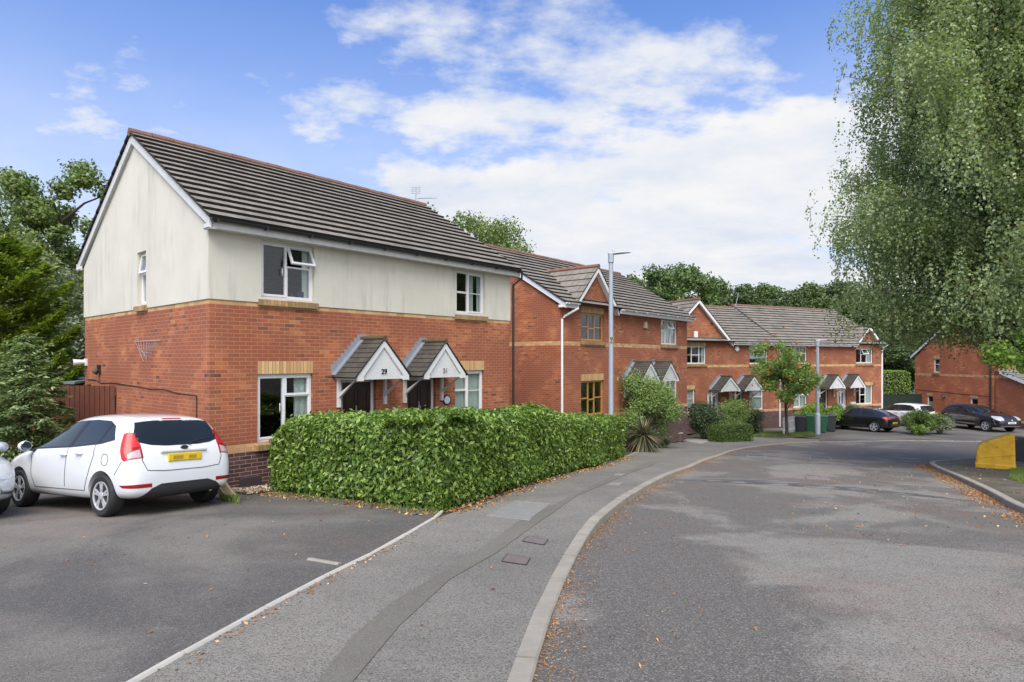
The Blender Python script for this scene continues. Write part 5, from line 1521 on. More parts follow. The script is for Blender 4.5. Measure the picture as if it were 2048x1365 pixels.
boxpart(car3, 'chrome_strip', (.02, .07, -.34, .34, .80, .825), M_CHROME, (-COUPE['L'] / 2, 0, 0))
# --- white car behind it
ex = tail(HATCH, .36, .92, 1.02, .50) + [('bumper_insert', [(-.7, .2), (.7, .2), (.6, .42), (-.6, .42)], -.2, .4, 'x', M_BUMP, 2), headlamp(1, HATCH, .66), headlamp(-1, HATCH, .66)]
car4 = make_car('hatchback_car', 'small white car parked behind the round bush and the black coupe', HATCH, M_CARW, (26.3, 39.3), (-.40, .92), extras=ex)
boxpart(car4, 'number_plate', (.0, .045, -.26, .26, .765, .875), M_PLATEY, OFF)
# --- black SUV facing the road
def arches(spec):
    out = []
    for x in (spec['wr'], spec['wf']):
        for s in (-1, 1):
            R1, R2 = spec['R'] + .045, spec['R'] + .105
            a = [(x + R2 * math.cos(t), spec['R'] + R2 * math.sin(t)) for t in np.linspace(-.12, PI + .12, 18)]
            b = [(x + R1 * math.cos(t), spec['R'] + R1 * math.sin(t)) for t in np.linspace(PI + .12, -.12, 18)]
            out.append(('arch_trim', a + b, s * .6, s * 1.0, 'y', M_BUMP, 3))
    return out
L_s = SUV['L']
ex = arches(SUV) + [('side_strip', seg_strip([(1.35, .44), (2.7, .40)], .045), s * .6, s * 1.0, 'y', M_CHROME, 3) for s in (1, -1)]
ex += [headlamp(1, SUV, .80), headlamp(-1, SUV, .80)]
ex += [('light_fang', seg_strip([(L_s - .40, .74), (L_s - .26, .46)], .03), s * .6, s * 1.0, 'y', M_CHROME, 3) for s in (1, -1)]
ex += [('grille', [(-.50, .48), (.50, .48), (.44, .80), (-.44, .80)], 3.8, 4.5, 'x', M_TRIM, 2), ('bumper_lip', [(-.62, .335), (.62, .335), (.66, .40), (-.66, .40)], 3.6, 4.5, 'x', M_CHROME, 3)]
ex += tail(SUV, .30, .86, .98, .5)
car5 = make_car('suv_car', 'black crossover car parked facing the road beside the brick side wall', SUV, M_CARB, (28.55, 38.9), (.13, -.99), style=0, extras=ex)
boxpart(car5, 'number_plate', (L_s - .01, L_s + .02, -.26, .26, .52, .63), M_PLATEW, (-L_s / 2, 0, 0)); boxpart(car5, 'plate_smudge', (L_s + .019, L_s + .023, -.18, .18, .55, .60), M_SMUDGEW, (-L_s / 2, 0, 0))
mb = MB(); mb.lathe([(.05, 0), (.055, .015), (.0, .02)], (0, 0, 0), 'z', 12); o = mb.build('badge', M_CHROME, car5); o.rotation_euler = (0, R(80), 0); o.location = (L_s / 2 - .0, 0, .72)

# ================================================================= street furniture
def lamp_post(label, x, y, z, h, r, number=None, arm=.35, arm_dir=(1, 0)):
    root = empty('street_lamp', (x, y, z), 0, label, 'street lamp', 'grey steel street lamps')
    mb = MB(); mb.tube([(0, 0, -.3), (0, 0, 1.15), (0, 0, 1.16), (0, 0, 1.2)], [r * 1.45, r * 1.45, r * 1.4, r * 1.05], 14); mb.build('base', M_GALV, root, smooth=True)
    mb = MB(); mb.tube([(0, 0, 1.19), (0, 0, h - .12)], [r, r * .82], 14); mb.tube([(0, 0, h - .3), (0, 0, h - .02)], [r * 1.15, r * 1.15], 12); mb.build('pole', M_GALV, root, smooth=True)
    ad = Vector((arm_dir[0], arm_dir[1], 0)).normalized(); sd_ = Vector((-ad.y, ad.x, 0))
    mb = MB()
    secs = [(-.10, .045, .03, 0), (-.02, .075, .055, 0), (.15, .10, .05, .01), (.38, .11, .035, .025), (.58, .08, .022, .035), (.66, .04, .012, .035)]
    rings = []
    for (a, hw, hh, up) in secs:
        c = ad * a + Vector((0, 0, h + up))
        rings.append([mb.p(c + sd_ * (hw * math.cos(t)) + Vector((0, 0, hh * math.sin(t)))) for t in np.linspace(0, 2 * PI, 12, endpoint=False)])
    for i in range(len(rings) - 1):
        for k in range(12):
            mb.f.append([rings[i][k], rings[i][(k + 1) % 12], rings[i + 1][(k + 1) % 12], rings[i + 1][k]]); mb.m.append(0); mb.uv.append(None)
    mb.f.append(rings[0]); mb.f.append(rings[-1][::-1]); mb.m += [0, 0]; mb.uv += [None, None]
    hd = mb.build('lamp_head', M_LAMPG, root, smooth=True)
    mb = MB(); mb.lathe([(.035, 0), (.04, .03), (.03, .06), (.0, .065)], tuple(ad * .08 + Vector((0, 0, h + .05))), 'z', 10); mb.build('photocell', M_LAMPG, hd)
    if number:
        ph = h * .56
        mb = MB(); rr = r * 1.06; n = 8
        for i in range(n):
            a0, a1 = R(-140 + 100 * i / n), R(-140 + 100 * (i + 1) / n)
            mb.face([(rr * math.cos(a0), rr * math.sin(a0), ph), (rr * math.cos(a1), rr * math.sin(a1), ph), (rr * math.cos(a1), rr * math.sin(a1), ph + .22), (rr * math.cos(a0), rr * math.sin(a0), ph + .22)])
        mb.build('number_band', plain('pale_label', (0.42, 0.42, 0.30), .5), root, recalc=False)
        text_mesh('number', number, .20, M_NUM, root, (0, -rr - .004, ph + .06), (R(90), 0, 0), .003)
        mb = MB(); mb.box(-.035, .035, -rr - .008, -rr - .001, ph + .015, ph + .04); mb.build('number_underline', M_NUM, root)
    return root
lx, ly = 3.32, 20.5
lamp_post('tall street lamp numbered 9 rising behind the long laurel hedge', lx, ly, float(G(lx, ly)), 3.57 - float(G(lx, ly)), .086, '9')
lx, ly = 17.3, 34.6
lamp_post('farther street lamp by the black car and the wheelie bins', lx, ly, float(g(lx, ly)) + .05, 5.30, .10, None, arm_dir=(1, .1))

M_BINK = plain('dark_grey_bin', (0.035, 0.037, 0.043), 0.5, 0.15, 5)
M_BING = plain('green_bin', (0.018, 0.095, 0.045), 0.5, 0.15, 5)
def wheelie(label, x, y, z, rz, mat, h=1.06, sticker=None, group='wheelie bins'):
    root = empty('wheelie_bin', (x, y, z), rz, label, 'wheelie bin', group)
    k = h / 1.06
    mb = MB()
    rings = [(.21, .23, .06), (.22, .245, .30), (.26, .30, .90), (.28, .33, .92), (.285, .335, .97)]
    mb.hexa([(-.21 * k, -.22 * k, .04), (.21 * k, -.22 * k, .04), (.21 * k, .20 * k, .04), (-.21 * k, .20 * k, .04), (-.27 * k, -.31 * k, .93 * k), (.27 * k, -.31 * k, .93 * k), (.27 * k, .27 * k, .93 * k), (-.27 * k, .27 * k, .93 * k)])
    mb.build('bin_body', mat, root, bevel=.02 * k)
    mb = MB(); mb.box(-.285 * k, .285 * k, -.325 * k, .285 * k, .925 * k, .965 * k); mb.build('rim', mat, root, bevel=.012 * k)
    mb = MB(); mb.hexa([(-.29 * k, -.34 * k, .966 * k), (.29 * k, -.34 * k, .966 * k), (.29 * k, .29 * k, .966 * k), (-.29 * k, .29 * k, .966 * k), (-.25 * k, -.30 * k, 1.02 * k), (.25 * k, -.30 * k, 1.02 * k), (.25 * k, .25 * k, 1.05 * k), (-.25 * k, .25 * k, 1.05 * k)])
    mb.build('lid', mat, root, bevel=.02 * k)
    mb = MB(); mb.tube([(-.22 * k, .36 * k, .99 * k), (.22 * k, .36 * k, .99 * k)], .018 * k, 8)
    for s in (-1, 1): mb.box(s * .22 * k - .015, s * .22 * k + .015, .27 * k, .37 * k, .96 * k, 1.0 * k)
    mb.build('handle', mat, root)
    for s in (-1, 1):
        mb = MB(); mb.T = lambda a, b, c: (b + s * .24 * k, a + .27 * k, c + .10 * k)
        mb.lathe([(.04, -.03), (.098 * k, -.028), (.10 * k, -.01), (.10 * k, .01), (.098 * k, .028), (.04, .03)], (0, 0, 0), 'y', 18)
        mb.build('wheel', M_TYRE, root, smooth=True)
    if sticker:
        mb = MB(); mb.box(.02 * k, .17 * k, -.332 * k, -.300 * k, .80 * k, .88 * k)
        o = mb.build('sticker', plain('yellow_sticker', (0.65, 0.50, 0.03), .5), root)
    return root
for (u, Y_, m_, lb) in ((1600, 34.9, M_BINK, 'dark grey wheelie bin next to the white picket fence, leftmost of the row of four'), (1620, 35.8, M_BING, 'green wheelie bin between the dark grey one and the lamp post'),
                        (1643, 35.6, M_BING, 'green wheelie bin just right of the lamp post'), (1661, 36.3, M_BINK, 'dark grey wheelie bin at the right end of the row of four')):
    X_ = (u - 1024) / 1222 * Y_
    wheelie(lb, X_, Y_, float(g(X_, Y_)) + .05, R(random.uniform(-22, -10)), m_, group='wheelie bins in a row by the fence')
X_, Y_ = 1.008 * 0.826 * 22.2, 22.2
zb_ = float(g(X_, Y_)) + .012
wheelie('dark wheelie bin with a yellow sticker standing behind the yellow grit bin', (2028 - 1024) / 1222 * 21.6, 21.6, float(g((2028 - 1024) / 1222 * 21.6, 21.6)) + .012, R(75), M_BINK, h=1.0, sticker=True, group=None)

# yellow grit bin: sloping lid wedge
def gritbin():
    Yg = 18.3; Xg = (1991 - 1024) / 1222 * Yg
    z = float(GV(Xg, Yg))
    root = empty('grit_bin', (Xg, Yg, z), R(-38), 'mustard yellow grit bin with a sloping top on the verge at the right', 'grit bin')
    m, nt, bs, out = newmat('weathered_yellow_plastic')
    t = nt.new('ShaderNodeTexCoord')
    c = nt.ramp(nt.noise(t.outputs['Object'], 4, 6, .65), [(.3, (.46, .23, .012)), (.5, (.66, .37, .018)), (.75, (.72, .45, .035))])
    nt.l.new(c, bs.inputs['Base Color']); bs.inputs['Roughness'].default_value = .6
    def prof(z0, z1, f):
        out_ = []
        for q in f: out_.append(q)
        return out_
    outl = [(-.47, 0), (.46, 0), (.44, 1.04), (.36, 1.06), (.02, .92), (-.30, .76), (-.41, .66), (-.455, .52)]
    mb = MB()
    n = len(outl)
    depth = .72
    mb.prism(outl, -depth / 2, depth / 2, 'y')
    mb.build('bin_body', m, root, bevel=.07)
    mb = MB(); ins = [(-.478, .30), (-.452, .335), (.452, .485), (.462, .45)]
    mb.prism([(-.47, .29), (.455, .46), (.455, .485), (-.465, .315)], -depth / 2 - .012, depth / 2 + .012, 'y'); mb.build('lid_seam', m, root, bevel=.008)
    mb = MB(); mb.prism([(-.485, .0), (.475, .0), (.472, .17), (-.482, .17)], -depth / 2 - .014, depth / 2 + .014, 'y'); mb.build('foot_rim', m, root, bevel=.03)
    mb = MB(); mb.box(.40, .50, -.30, -.18, .80, .92); mb.build('hinge', M_TRIM, root, bevel=.01)
    mb = MB(); mb.box(.40, .50, .18, .30, .80, .92); mb.build('hinge', M_TRIM, root, bevel=.01)
gritbin()

# inspection covers let into the pavement
def cover(name, label, px, mat, off, fr=None, group=None, insets=True):
    pts = [P(u, v, G) for u, v in px]
    cx = sum(p[0] for p in pts) / 4; cy = sum(p[1] for p in pts) / 4
    root = empty(name, (cx, cy, float(G(cx, cy))), 0, label, 'manhole cover', group)
    mb = MB()
    top = [(x - cx, y - cy, float(G(x, y)) - float(G(cx, cy)) + off) for x, y in pts]
    sh = [(a * .95, b * .95, c + .001) for a, b, c in top]
    mb.hexa([(a, b, c - .05) for a, b, c in sh] + sh)
    mb.build('lid', mat, root)
    mb = MB()
    for i in range(4):
        j = (i + 1) % 4
        mb.hexa([(top[i][0], top[i][1], top[i][2] - .04), (top[j][0], top[j][1], top[j][2] - .04), (sh[j][0] * 1.015, sh[j][1] * 1.015, sh[j][2] - .04), (sh[i][0] * 1.015, sh[i][1] * 1.015, sh[i][2] - .04),
                 (top[i][0], top[i][1], top[i][2] + .001), (top[j][0], top[j][1], top[j][2] + .001), (sh[j][0] * 1.015, sh[j][1] * 1.015, sh[j][2]), (sh[i][0] * 1.015, sh[i][1] * 1.015, sh[i][2])])
    mb.build('frame', fr or mat, root)
    if insets:
        mb = MB()
        for (a, b) in ((.3, .3), (-.3, -.3), (.3, -.2), (-.25, .3)):
            q = Vector(sh[0]) * (a + .3) * .5 + Vector(sh[1]) * b * .8 if False else (Vector(sh[0]).lerp(Vector(sh[1]), a + .5)).lerp(Vector(sh[3]).lerp(Vector(sh[2]), a + .5), b + .5)
            mb.box(q.x - .03, q.x + .03, q.y - .012, q.y + .012, q.z - .01, q.z + .003)
        mb.build('key_slot', M_KERB if mat is M_SLAB else M_TYRE, root)
cover('inspection_cover', 'large grey concrete cover in the pavement beside the hedge corner', [(973, 1031), (1058, 1042), (1101, 1008), (1031, 1002)], M_SLAB, .008, M_KERB)
cover('inspection_cover', 'small rusty iron cover in the pavement, the nearer of the pair', [(1003, 1124), (1053, 1131), (1061, 1117), (1014, 1109)], M_RUST, .008, M_TYRE, insets=False)
cover('inspection_cover', 'small rusty iron cover in the pavement, the farther of the pair', [(1044, 1083), (1088, 1091), (1097, 1080), (1057, 1073)], M_RUST, .008, M_TYRE, insets=False)
cover('inspection_cover', 'thin grey cover in the pavement near the kerb, past the hedge middle', [(1213, 970), (1238, 971), (1248, 966), (1226, 965)], M_SLAB, .006)
cover('inspection_cover', 'small pale cover in the pavement near the far end of the hedge', [(1226, 951), (1243, 952), (1250, 948), (1234, 947)], M_SLAB, .006)

def road_cover(label, px, slots=True):
    pts = [P(u, v) for u, v in px]
    cx = sum(p[0] for p in pts) / 4; cy = sum(p[1] for p in pts) / 4
    root = empty('drain_cover', (cx, cy, float(g(cx, cy))), 0, label, 'drain cover')
    top = [(x - cx, y - cy, float(g(x, y)) - float(g(cx, cy)) + .010) for x, y in pts]
    mb = MB(); mb.hexa([(a, b, c - .06) for a, b, c in top] + top); mb.build('frame', M_SLAB, root)
    mb = MB()
    q = [Vector(p) for p in top]
    for i in range(8):
        a, b = .08 + i * .11, .08 + i * .11 + .055
        c0, c1 = q[0].lerp(q[1], a), q[0].lerp(q[1], b); d0, d1 = q[3].lerp(q[2], a), q[3].lerp(q[2], b)
        e0, e1, f1, f0 = c0.lerp(d0, .12), c1.lerp(d1, .12), c1.lerp(d1, .88), c0.lerp(d0, .88)
        U = Vector((0, 0, .004)); mb.hexa([e0 - U, e1 - U, f1 - U, f0 - U, e0 + U, e1 + U, f1 + U, f0 + U])
    mb.build('grating', M_TYRE, root)
road_cover('pale drain cover with dark bars set in the middle of the road', [(1621, 918), (1666, 921), (1660, 914), (1618, 912)])
road_cover('pale drain cover in the road close to the left kerb', [(1494, 913), (1534, 914), (1528, 909), (1494, 908)])
# sealed joint across the road
jp = chaikin([P(u, v) for u, v in [(1352, 959), (1480, 958), (1600, 966), (1720, 975), (1830, 987), (1945, 1001)]], 2)
sheet('road_joint', jp + offset_line(jp, .10)[::-1], g, .004, asphalt('joint_sealant', (0.19, 0.185, 0.175), (0.23, 0.225, 0.21), 2.0, (.3, .7), .3), .4)

# ================================================================= fences
def board_fence(name, label, p0, p1, h, mat, bw=.12, gap=.012, cap=True, z_off=0.0, top=None, capm=None):
    p0, p1 = Vector(p0), Vector(p1); d = (p1 - p0); Ln = d.length; d.normalize()
    z = float(g(*((p0 + p1) / 2))) + z_off
    zt = (top - z) if top is not None else h
    root = empty(name, (p0.x, p0.y, z), math.atan2(d.y, d.x), label, 'fence')
    mb = MB(); n = int(Ln / (bw + gap))
    for i in range(n):
        a = i * (bw + gap); mb.box(a, a + bw, 0, .018, -.3, zt - random.uniform(0, .015))
    mb.build('board_panel', mat, root)
    mb = MB()
    for zz_ in (.3, zt * .6, zt - .2): mb.box(0, Ln, .019, .06, zz_ - .04, zz_ + .04)
    mb.build('rail', mat, root)
    i = 0.0
    while i <= Ln:
        mb = MB(); mb.box(i - .05, i + .05, .061, .16, -.4, zt + .02); mb.build('post', mat, root); i += 1.8
    if cap:
        mb = MB(); mb.box(-.02, Ln + .02, -.02, .06, zt + .0, zt + .04); mb.build('cap_rail', capm or mat, root)
    return root
board_fence('wooden_fence', 'brown board fence from the side wall of the nearest house behind the white hatchback', (-15.5, 15.4), (-9.25, 14.35), 1.9, M_WOODF, top=-.60, gap=.016, cap=False)
board_fence('wooden_fence', 'pale brown boundary fence at the back of the side garden, left of the nearest house', (-27, 21.5), (-10.8, 19.2), 2.4, M_WOODB, top=-.12)
board_fence('wooden_fence', 'dark green fence behind the white car between two brick houses', (25.4, 44.2), (30.4, 45.2), 1.7, M_GREENF, gap=.002, top=-2.55)
# shed roof peeping over the fence
sh = empty('garden_shed', (-13.5, 16.6, float(g(-13.5, 16.6))), R(-8), 'garden shed with a grey blue roof peeping over the brown fence', 'shed')
zsh = -.58 - sh.location.z
mb = MB(); mb.box(-1.5, 1.75, 0, 1.8, -.2, zsh - .05); mb.build('wall', M_WOODB, sh)
mb = MB(); mb.hexa([(-1.6, -.15, zsh - .06), (1.95, -.15, zsh - .06), (1.95, 1.95, zsh + .14), (-1.6, 1.95, zsh + .14), (-1.6, -.15, zsh + .0), (1.95, -.15, zsh + .0), (1.95, 1.95, zsh + .2), (-1.6, 1.95, zsh + .2)]); mb.build('roof', plain('blue_grey_felt', (0.14, 0.18, 0.19), .8), sh)
# white picket fence
def picket():
    a, b = Vector(((1567 - 1024) / 1222 * 33.6, 33.6)), Vector(((1597 - 1024) / 1222 * 35.2, 35.2))
    d = b - a; L_ = d.length; d.normalize(); z = float(g(a.x, a.y)) + .05
    root = empty('picket_fence', (a.x, a.y, z), math.atan2(d.y, d.x), 'short white picket fence between the rowan trunk and the bins', 'fence')
    n = int(L_ / .165)
    for i in range(n + 1):
        x = i * L_ / n
        mb = MB(); mb.prism([(x - .034, 0), (x + .034, 0), (x + .034, .95), (x, 1.02), (x - .034, .95)], 0, .02, 'y'); mb.build('picket', M_WPAINT, root)
    for zz_ in (.3, .75):
        mb = MB(); mb.box(0, L_, .021, .05, zz_ - .03, zz_ + .03); mb.build('rail', M_WPAINT, root)
picket()
# loose timber offcuts by the corner of the nearest house
for i, (u, v, rz, rx, lb) in enumerate([(450, 998, R(60), R(28), 'short pale timber offcut leaning by the house corner, left of the pair'), (470, 1000, R(50), R(30), 'longer pale timber offcut leaning by the house corner, right of the pair')]):
    x, y = P(u, v, G)
    mb = MB(); mb.box(-.05, .05, -.03, .03, 0, .34 + .08 * i)
    o = mb.build('timber_offcut', M_TIMBER); o.location = (x, y, float(G(x, y)) + .02); o.rotation_euler = (0, R(-42), R(-20 + 12 * i))
    tag(o, lb, 'timber', 'timber offcuts')
# stone trough planter
x, y = P(1346, 884, G)
pt_ = empty('planter', (x, y, float(G(x, y))), R(20), 'square brown trough planter with small plants at the drive entrance', 'planter')
mb = MB(); mb.hexa([(-.26, -.26, -.05), (.26, -.26, -.05), (.26, .26, -.05), (-.26, .26, -.05), (-.30, -.30, .42), (.30, -.30, .42), (.30, .30, .42), (-.30, .30, .42)]); mb.build('trough', M_TERR, pt_)
mb = MB(); ring_z = .42
mb.box(-.34, .34, -.34, .34, .42, .48); mb.build('rim', M_PAVING, pt_)
pos = np.column_stack([rng.uniform(-.28, .28, 500), rng.uniform(-.28, .28, 500), rng.uniform(.49, .58, 500)])
leaves_mesh('plants', pos, np.tile([0, 0, 1.0], (500, 1)), .07, L_SHRUB, pt_)
x, y = P(1327, 882, G)
pt2 = empty('planter', (x, y, float(G(x, y))), 0, 'small low flower pot with pinkish plants left of the brown trough', 'planter')
mb = MB(); mb.lathe([(.12, 0), (.18, .22), (.2, .24), (.17, .24)], (0, 0, 0), 'z', 14); mb.build('pot', M_TERR, pt2, smooth=True)
pos = np.column_stack([rng.normal(0, .13, 300), rng.normal(0, .13, 300), rng.uniform(.22, .42, 300)]); leaves_mesh('plants', pos, np.tile([0, 0, 1.0], (300, 1)), .07, leafmat('pinkish_flowers', (.25, .12, .06), (.35, .2, .1), (.1, .16, .05)), pt2)

exec_veg = True
# ================================================================= laurel hedge
def hedge():
    global rng
    rng = np.random.default_rng(5)
    A, B, C_ = Vector((-4.45, 11.35)), Vector((-1.03, 8.75)), Vector((3.72, 20.3))
    t1 = (B - A).normalized(); t2 = (C_ - B).normalized()
    n1 = Vector((t1.y, -t1.x)); n2 = Vector((t2.y, -t2.x))     # outward (towards camera / road)
    th = 1.2
    root = empty('laurel_hedge', (B.x, B.y, float(G(B.x, B.y))), 0, 'long clipped laurel hedge in front of the nearest house', 'hedge')
    rz = root.location.z
    pos = []; nr = []
    def hh(x, y, s): return 1.29 - .42 * math.exp(-max(0, (Vector((x, y)) - A).length - .0) / .45) + .05 * math.sin(x * 2.1 + y) + .09 * math.exp(-((s - 4.5) / 3.0) ** 2) * 1.6
    def face(P0, P1, n, cnt):
        L_ = (P1 - P0).length
        for _ in range(cnt):
            s = rng.random() * L_; t = rng.random()
            p = P0 + (P1 - P0) * (s / L_)
            s2 = (p - B).length
            H = hh(p.x, p.y, s2)
            z = H * t ** .9
            wob = .10 * math.sin(s * 2.3 + z * 3.1) + .06 * math.sin(s * 5.7 - z * 4.0)
            rnd_in = .13 * max(0, (z / H - .80) / .2) ** 2 + .10 * max(0, (.12 - z / H) / .12)
            dd = wob * .35 - rnd_in + rng.normal(0, .055) - abs(rng.normal(0, .05))
            q = p + n * dd
            pos.append((q.x, q.y, float(G(p.x, p.y)) + z)); nr.append((n.x, n.y, .35 + .8 * max(0, z / H - .8) / .2))
    def top(P0, P1, n, cnt, w0=0.0, w1=th):
        L_ = (P1 - P0).length
        for _ in range(cnt):
            s = rng.random() * L_; wv = rng.uniform(w0, w1)
            p = P0 + (P1 - P0) * (s / L_) - n * wv
            s2 = (p - B).length; H = hh(p.x, p.y, s2)
            edge = min(wv, th - wv)
            z = H - .20 * max(0, 1 - edge / .28) ** 2 + rng.normal(0, .025) + .02 * math.sin(s * 3) + .02 * math.sin(wv * 7 + s * 1.3) + max(0, rng.normal(0, .035))
            pos.append((p.x, p.y, float(G(p.x, p.y)) + z)); nr.append((n.x * .2, n.y * .2, 1))
    face(A, B, n1, 17000); face(B, C_, n2, 44000)
    # end faces
    A2 = A - n1 * th * .9; C2 = C_ - n2 * th
    face(A2, A, -t1, 5000); face(C_, C2, t2, 5000)
    # back faces, thin
    B2 = B + (-n1 - n2).normalized() * th * 1.05
    face(B2, C2, -n2, 9000); face(A2, B2, -n1, 4000)
    top(A, B, n1, 9000); top(B, C_, n2, 26000)
    for _ in range(5200):      # rounded shoulder where the two arms meet
        q = B - (n1 + n2).normalized() * rng.uniform(.0, 1.3) + t1 * rng.normal(0, .38) + t2 * rng.normal(0, .38)
        H = hh(q.x, q.y, (q - B).length); e_ = min((B - q).dot(n1), (B - q).dot(n2))
        if e_ < -.05: continue
        z = H - .22 * max(0, 1 - e_ / .30) ** 2 + rng.normal(0, .03)
        pos.append((q.x, q.y, float(G(q.x, q.y)) + z)); nr.append((n2.x * .3, n2.y * .3, 1))
    for _ in range(2600):
        t = rng.random(); q = B + t1 * -abs(rng.normal(0, .2)) if rng.random() < .5 else B + t2 * abs(rng.normal(0, .2))
        nn_ = (n1 + n2).normalized(); z = hh(B.x, B.y, 0) * t
        q = q - nn_ * (.04 + .16 * max(0, t - .78) / .22 + abs(rng.normal(0, .04)))
        pos.append((q.x, q.y, float(G(q.x, q.y)) + z)); nr.append((nn_.x, nn_.y, .4))
    pos = np.array(pos); nr = np.array(nr)
    rel = pos[:, :2] - np.array(B)
    keep = (rel @ np.array(n1) < .10) & (rel @ np.array(n2) < .10)
    pos, nr = pos[keep], nr[keep]
    pos -= np.array([root.location.x, root.location.y, rz])
    leaves_mesh('leaves', pos, norm(nr), .094, L_LAUREL, root, .46, .55, .22, droop=.25)
    # woody interior
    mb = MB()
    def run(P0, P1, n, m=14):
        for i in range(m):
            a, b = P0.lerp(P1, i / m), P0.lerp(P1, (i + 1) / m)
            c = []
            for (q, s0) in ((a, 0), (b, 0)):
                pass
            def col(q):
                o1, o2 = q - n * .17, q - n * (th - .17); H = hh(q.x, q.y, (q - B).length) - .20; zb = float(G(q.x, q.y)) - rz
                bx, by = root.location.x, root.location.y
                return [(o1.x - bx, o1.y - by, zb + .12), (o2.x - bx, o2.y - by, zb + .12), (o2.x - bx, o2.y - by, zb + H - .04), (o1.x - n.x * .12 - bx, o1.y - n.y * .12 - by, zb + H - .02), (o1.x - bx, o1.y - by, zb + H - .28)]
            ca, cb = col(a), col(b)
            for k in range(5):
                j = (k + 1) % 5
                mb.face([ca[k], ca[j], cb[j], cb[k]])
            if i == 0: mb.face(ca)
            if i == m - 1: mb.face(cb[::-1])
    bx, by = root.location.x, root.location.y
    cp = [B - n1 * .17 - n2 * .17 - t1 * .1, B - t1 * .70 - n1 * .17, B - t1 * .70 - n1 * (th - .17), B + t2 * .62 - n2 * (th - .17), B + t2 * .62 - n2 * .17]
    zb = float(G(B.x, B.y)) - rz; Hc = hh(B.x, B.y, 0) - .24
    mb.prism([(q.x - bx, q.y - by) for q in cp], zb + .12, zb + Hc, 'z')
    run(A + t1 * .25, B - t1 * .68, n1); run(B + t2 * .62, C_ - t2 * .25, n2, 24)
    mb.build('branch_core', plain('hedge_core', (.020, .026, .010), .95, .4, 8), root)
    mb = MB()
    for _ in range(60):
        s = random.uniform(.12, .97); q = B.lerp(C_, s) - n2 * random.uniform(.25, .9)
        z = float(G(q.x, q.y)) - rz; x_, y_ = q.x - root.location.x, q.y - root.location.y
        mb.tube([(x_, y_, z - .1), (x_ + random.uniform(-.1, .1), y_ + random.uniform(-.1, .1), z + .4)], [.022, .012], 5)
    mb.build('stem', M_BARK, root)
    return A, B, C_, n1, n2
HA, HB, HC, HN1, HN2 = hedge()

# ================================================================= litter, grass, gravel
def scatter(name, xy, fn, size, mat, label=None, lift=.01, aspect=.55, jit=.35, spread=.004):
    xy = np.array(xy); z = np.array([float(fn(a, b)) for a, b in xy])
    pos = np.column_stack([xy, z + lift + rng.random(len(xy)) * spread])
    o = leaves_mesh(name, pos, np.tile([0, 0, 1.0], (len(pos), 1)), size, mat, None, aspect, jit, .1)
    o['kind'] = 'stuff'
    return o
rng = np.random.default_rng(21)
def along(line, n, w0, w1, y0=-99, y1=99, dens=None, pw=2.2):
    ln = resample(line, .1); off = offset_line(ln, 1.0); out = []
    ok = [i for i in range(len(ln)) if y0 < ln[i][1] < y1]
    clus = np.array([.35 + .65 * (math.sin(i * .23) * math.sin(i * .071 + 1) > -.2) for i in range(len(ln))])
    pr = clus[ok] / clus[ok].sum()
    for i in rng.choice(ok, n, p=pr):
        d = w0 + (w1 - w0) * rng.random() ** pw
        nx, ny = off[i][0] - ln[i][0], off[i][1] - ln[i][1]
        out.append((ln[i][0] + nx * d + rng.normal(0, .03), ln[i][1] + ny * d + rng.normal(0, .03)))
    return out
scatter('fallen_catkins', along(kl, 8500, -.005, -.26, 2, 30, pw=3.0), g, .028, L_NEEDLE, aspect=.22)
scatter('fallen_catkins', along(kl, 500, -.2, -1.4, 2, 30, pw=1.8), g, .035, L_NEEDLE, aspect=.3)
scatter('fallen_leaves', along(rk, 6500, .01, .42, 5, 40), g, .042, L_NEEDLE, aspect=.35)
x_, y_ = np.array(rk)[:, 0], np.array(rk)[:, 1]
scatter('fallen_leaves', [p for p in along(rk, 620, .2, 3.4, 6, 30, pw=1.3)], g, .042, L_DEAD)
scatter('fallen_leaves', along(rk, 800, -.2, -4.5, 6, 30, pw=1.0), GV, .055, L_DEAD)
hl = [tuple(HB), tuple(HC)]
scatter('fallen_leaves', along(hl, 1500, -.02, -.42, 5, 30), G, .06, L_DEAD, lift=.006)
scatter('fallen_leaves', along([tuple(HA), tuple(HB)], 500, -.02, -.45, 5, 30), G, .06, L_DEAD, lift=.006)
scatter('fallen_leaves', along(strip0, 420, -.0, -.12, 0, 30, pw=1.0), G, .03, L_DEAD, lift=.004)
scatter('fallen_leaves', [(rng.uniform(-7, 0), rng.uniform(3, 12)) for _ in range(80)], G, .045, L_DEAD)
scatter('fallen_leaves', [(rng.uniform(.8, 7.0), rng.uniform(4, 22)) for _ in range(60)], g, .04, L_DEAD)
# loose gravel under the near window
gp = [P(545, 1003, G), P(485, 1005, G), P(452, 985, G), P(545, 972, G)]
sheet('gravel_bed', [(-4.95, 12.0), (-4.3, 11.75), (-3.9, 12.1), (-1.2, 15.3), (-1.55, 15.6), (-5.1, 11.6)], G, .01, M_GRAVEL, .5)
pts = []
for _ in range(2600):
    s = rng.random() * 1.6; t = rng.random() * .75
    pts.append((O1[0] + D1[0] * (s + .35) + .757 * t, O1[1] + D1[1] * (s + .35) - .654 * t))
scatter('gravel', pts, G, .045, L_STONE, lift=.03, aspect=.8, jit=.8, spread=.05)
def grass_patch(name, gen, n, fn, h, mat=L_GRASS, lift=0.0):
    xy = np.array([gen() for _ in range(n)]); z = np.array([float(fn(a, b)) for a, b in xy])
    pos = np.column_stack([xy, z + h * .35 + lift])
    o = leaves_mesh(name, pos, rng.normal(0, 1, (n, 3)), h, mat, None, .09, .2, .1, axis=np.tile([0, 0, 1.0], (n, 1)))
    o['kind'] = 'stuff'; return o
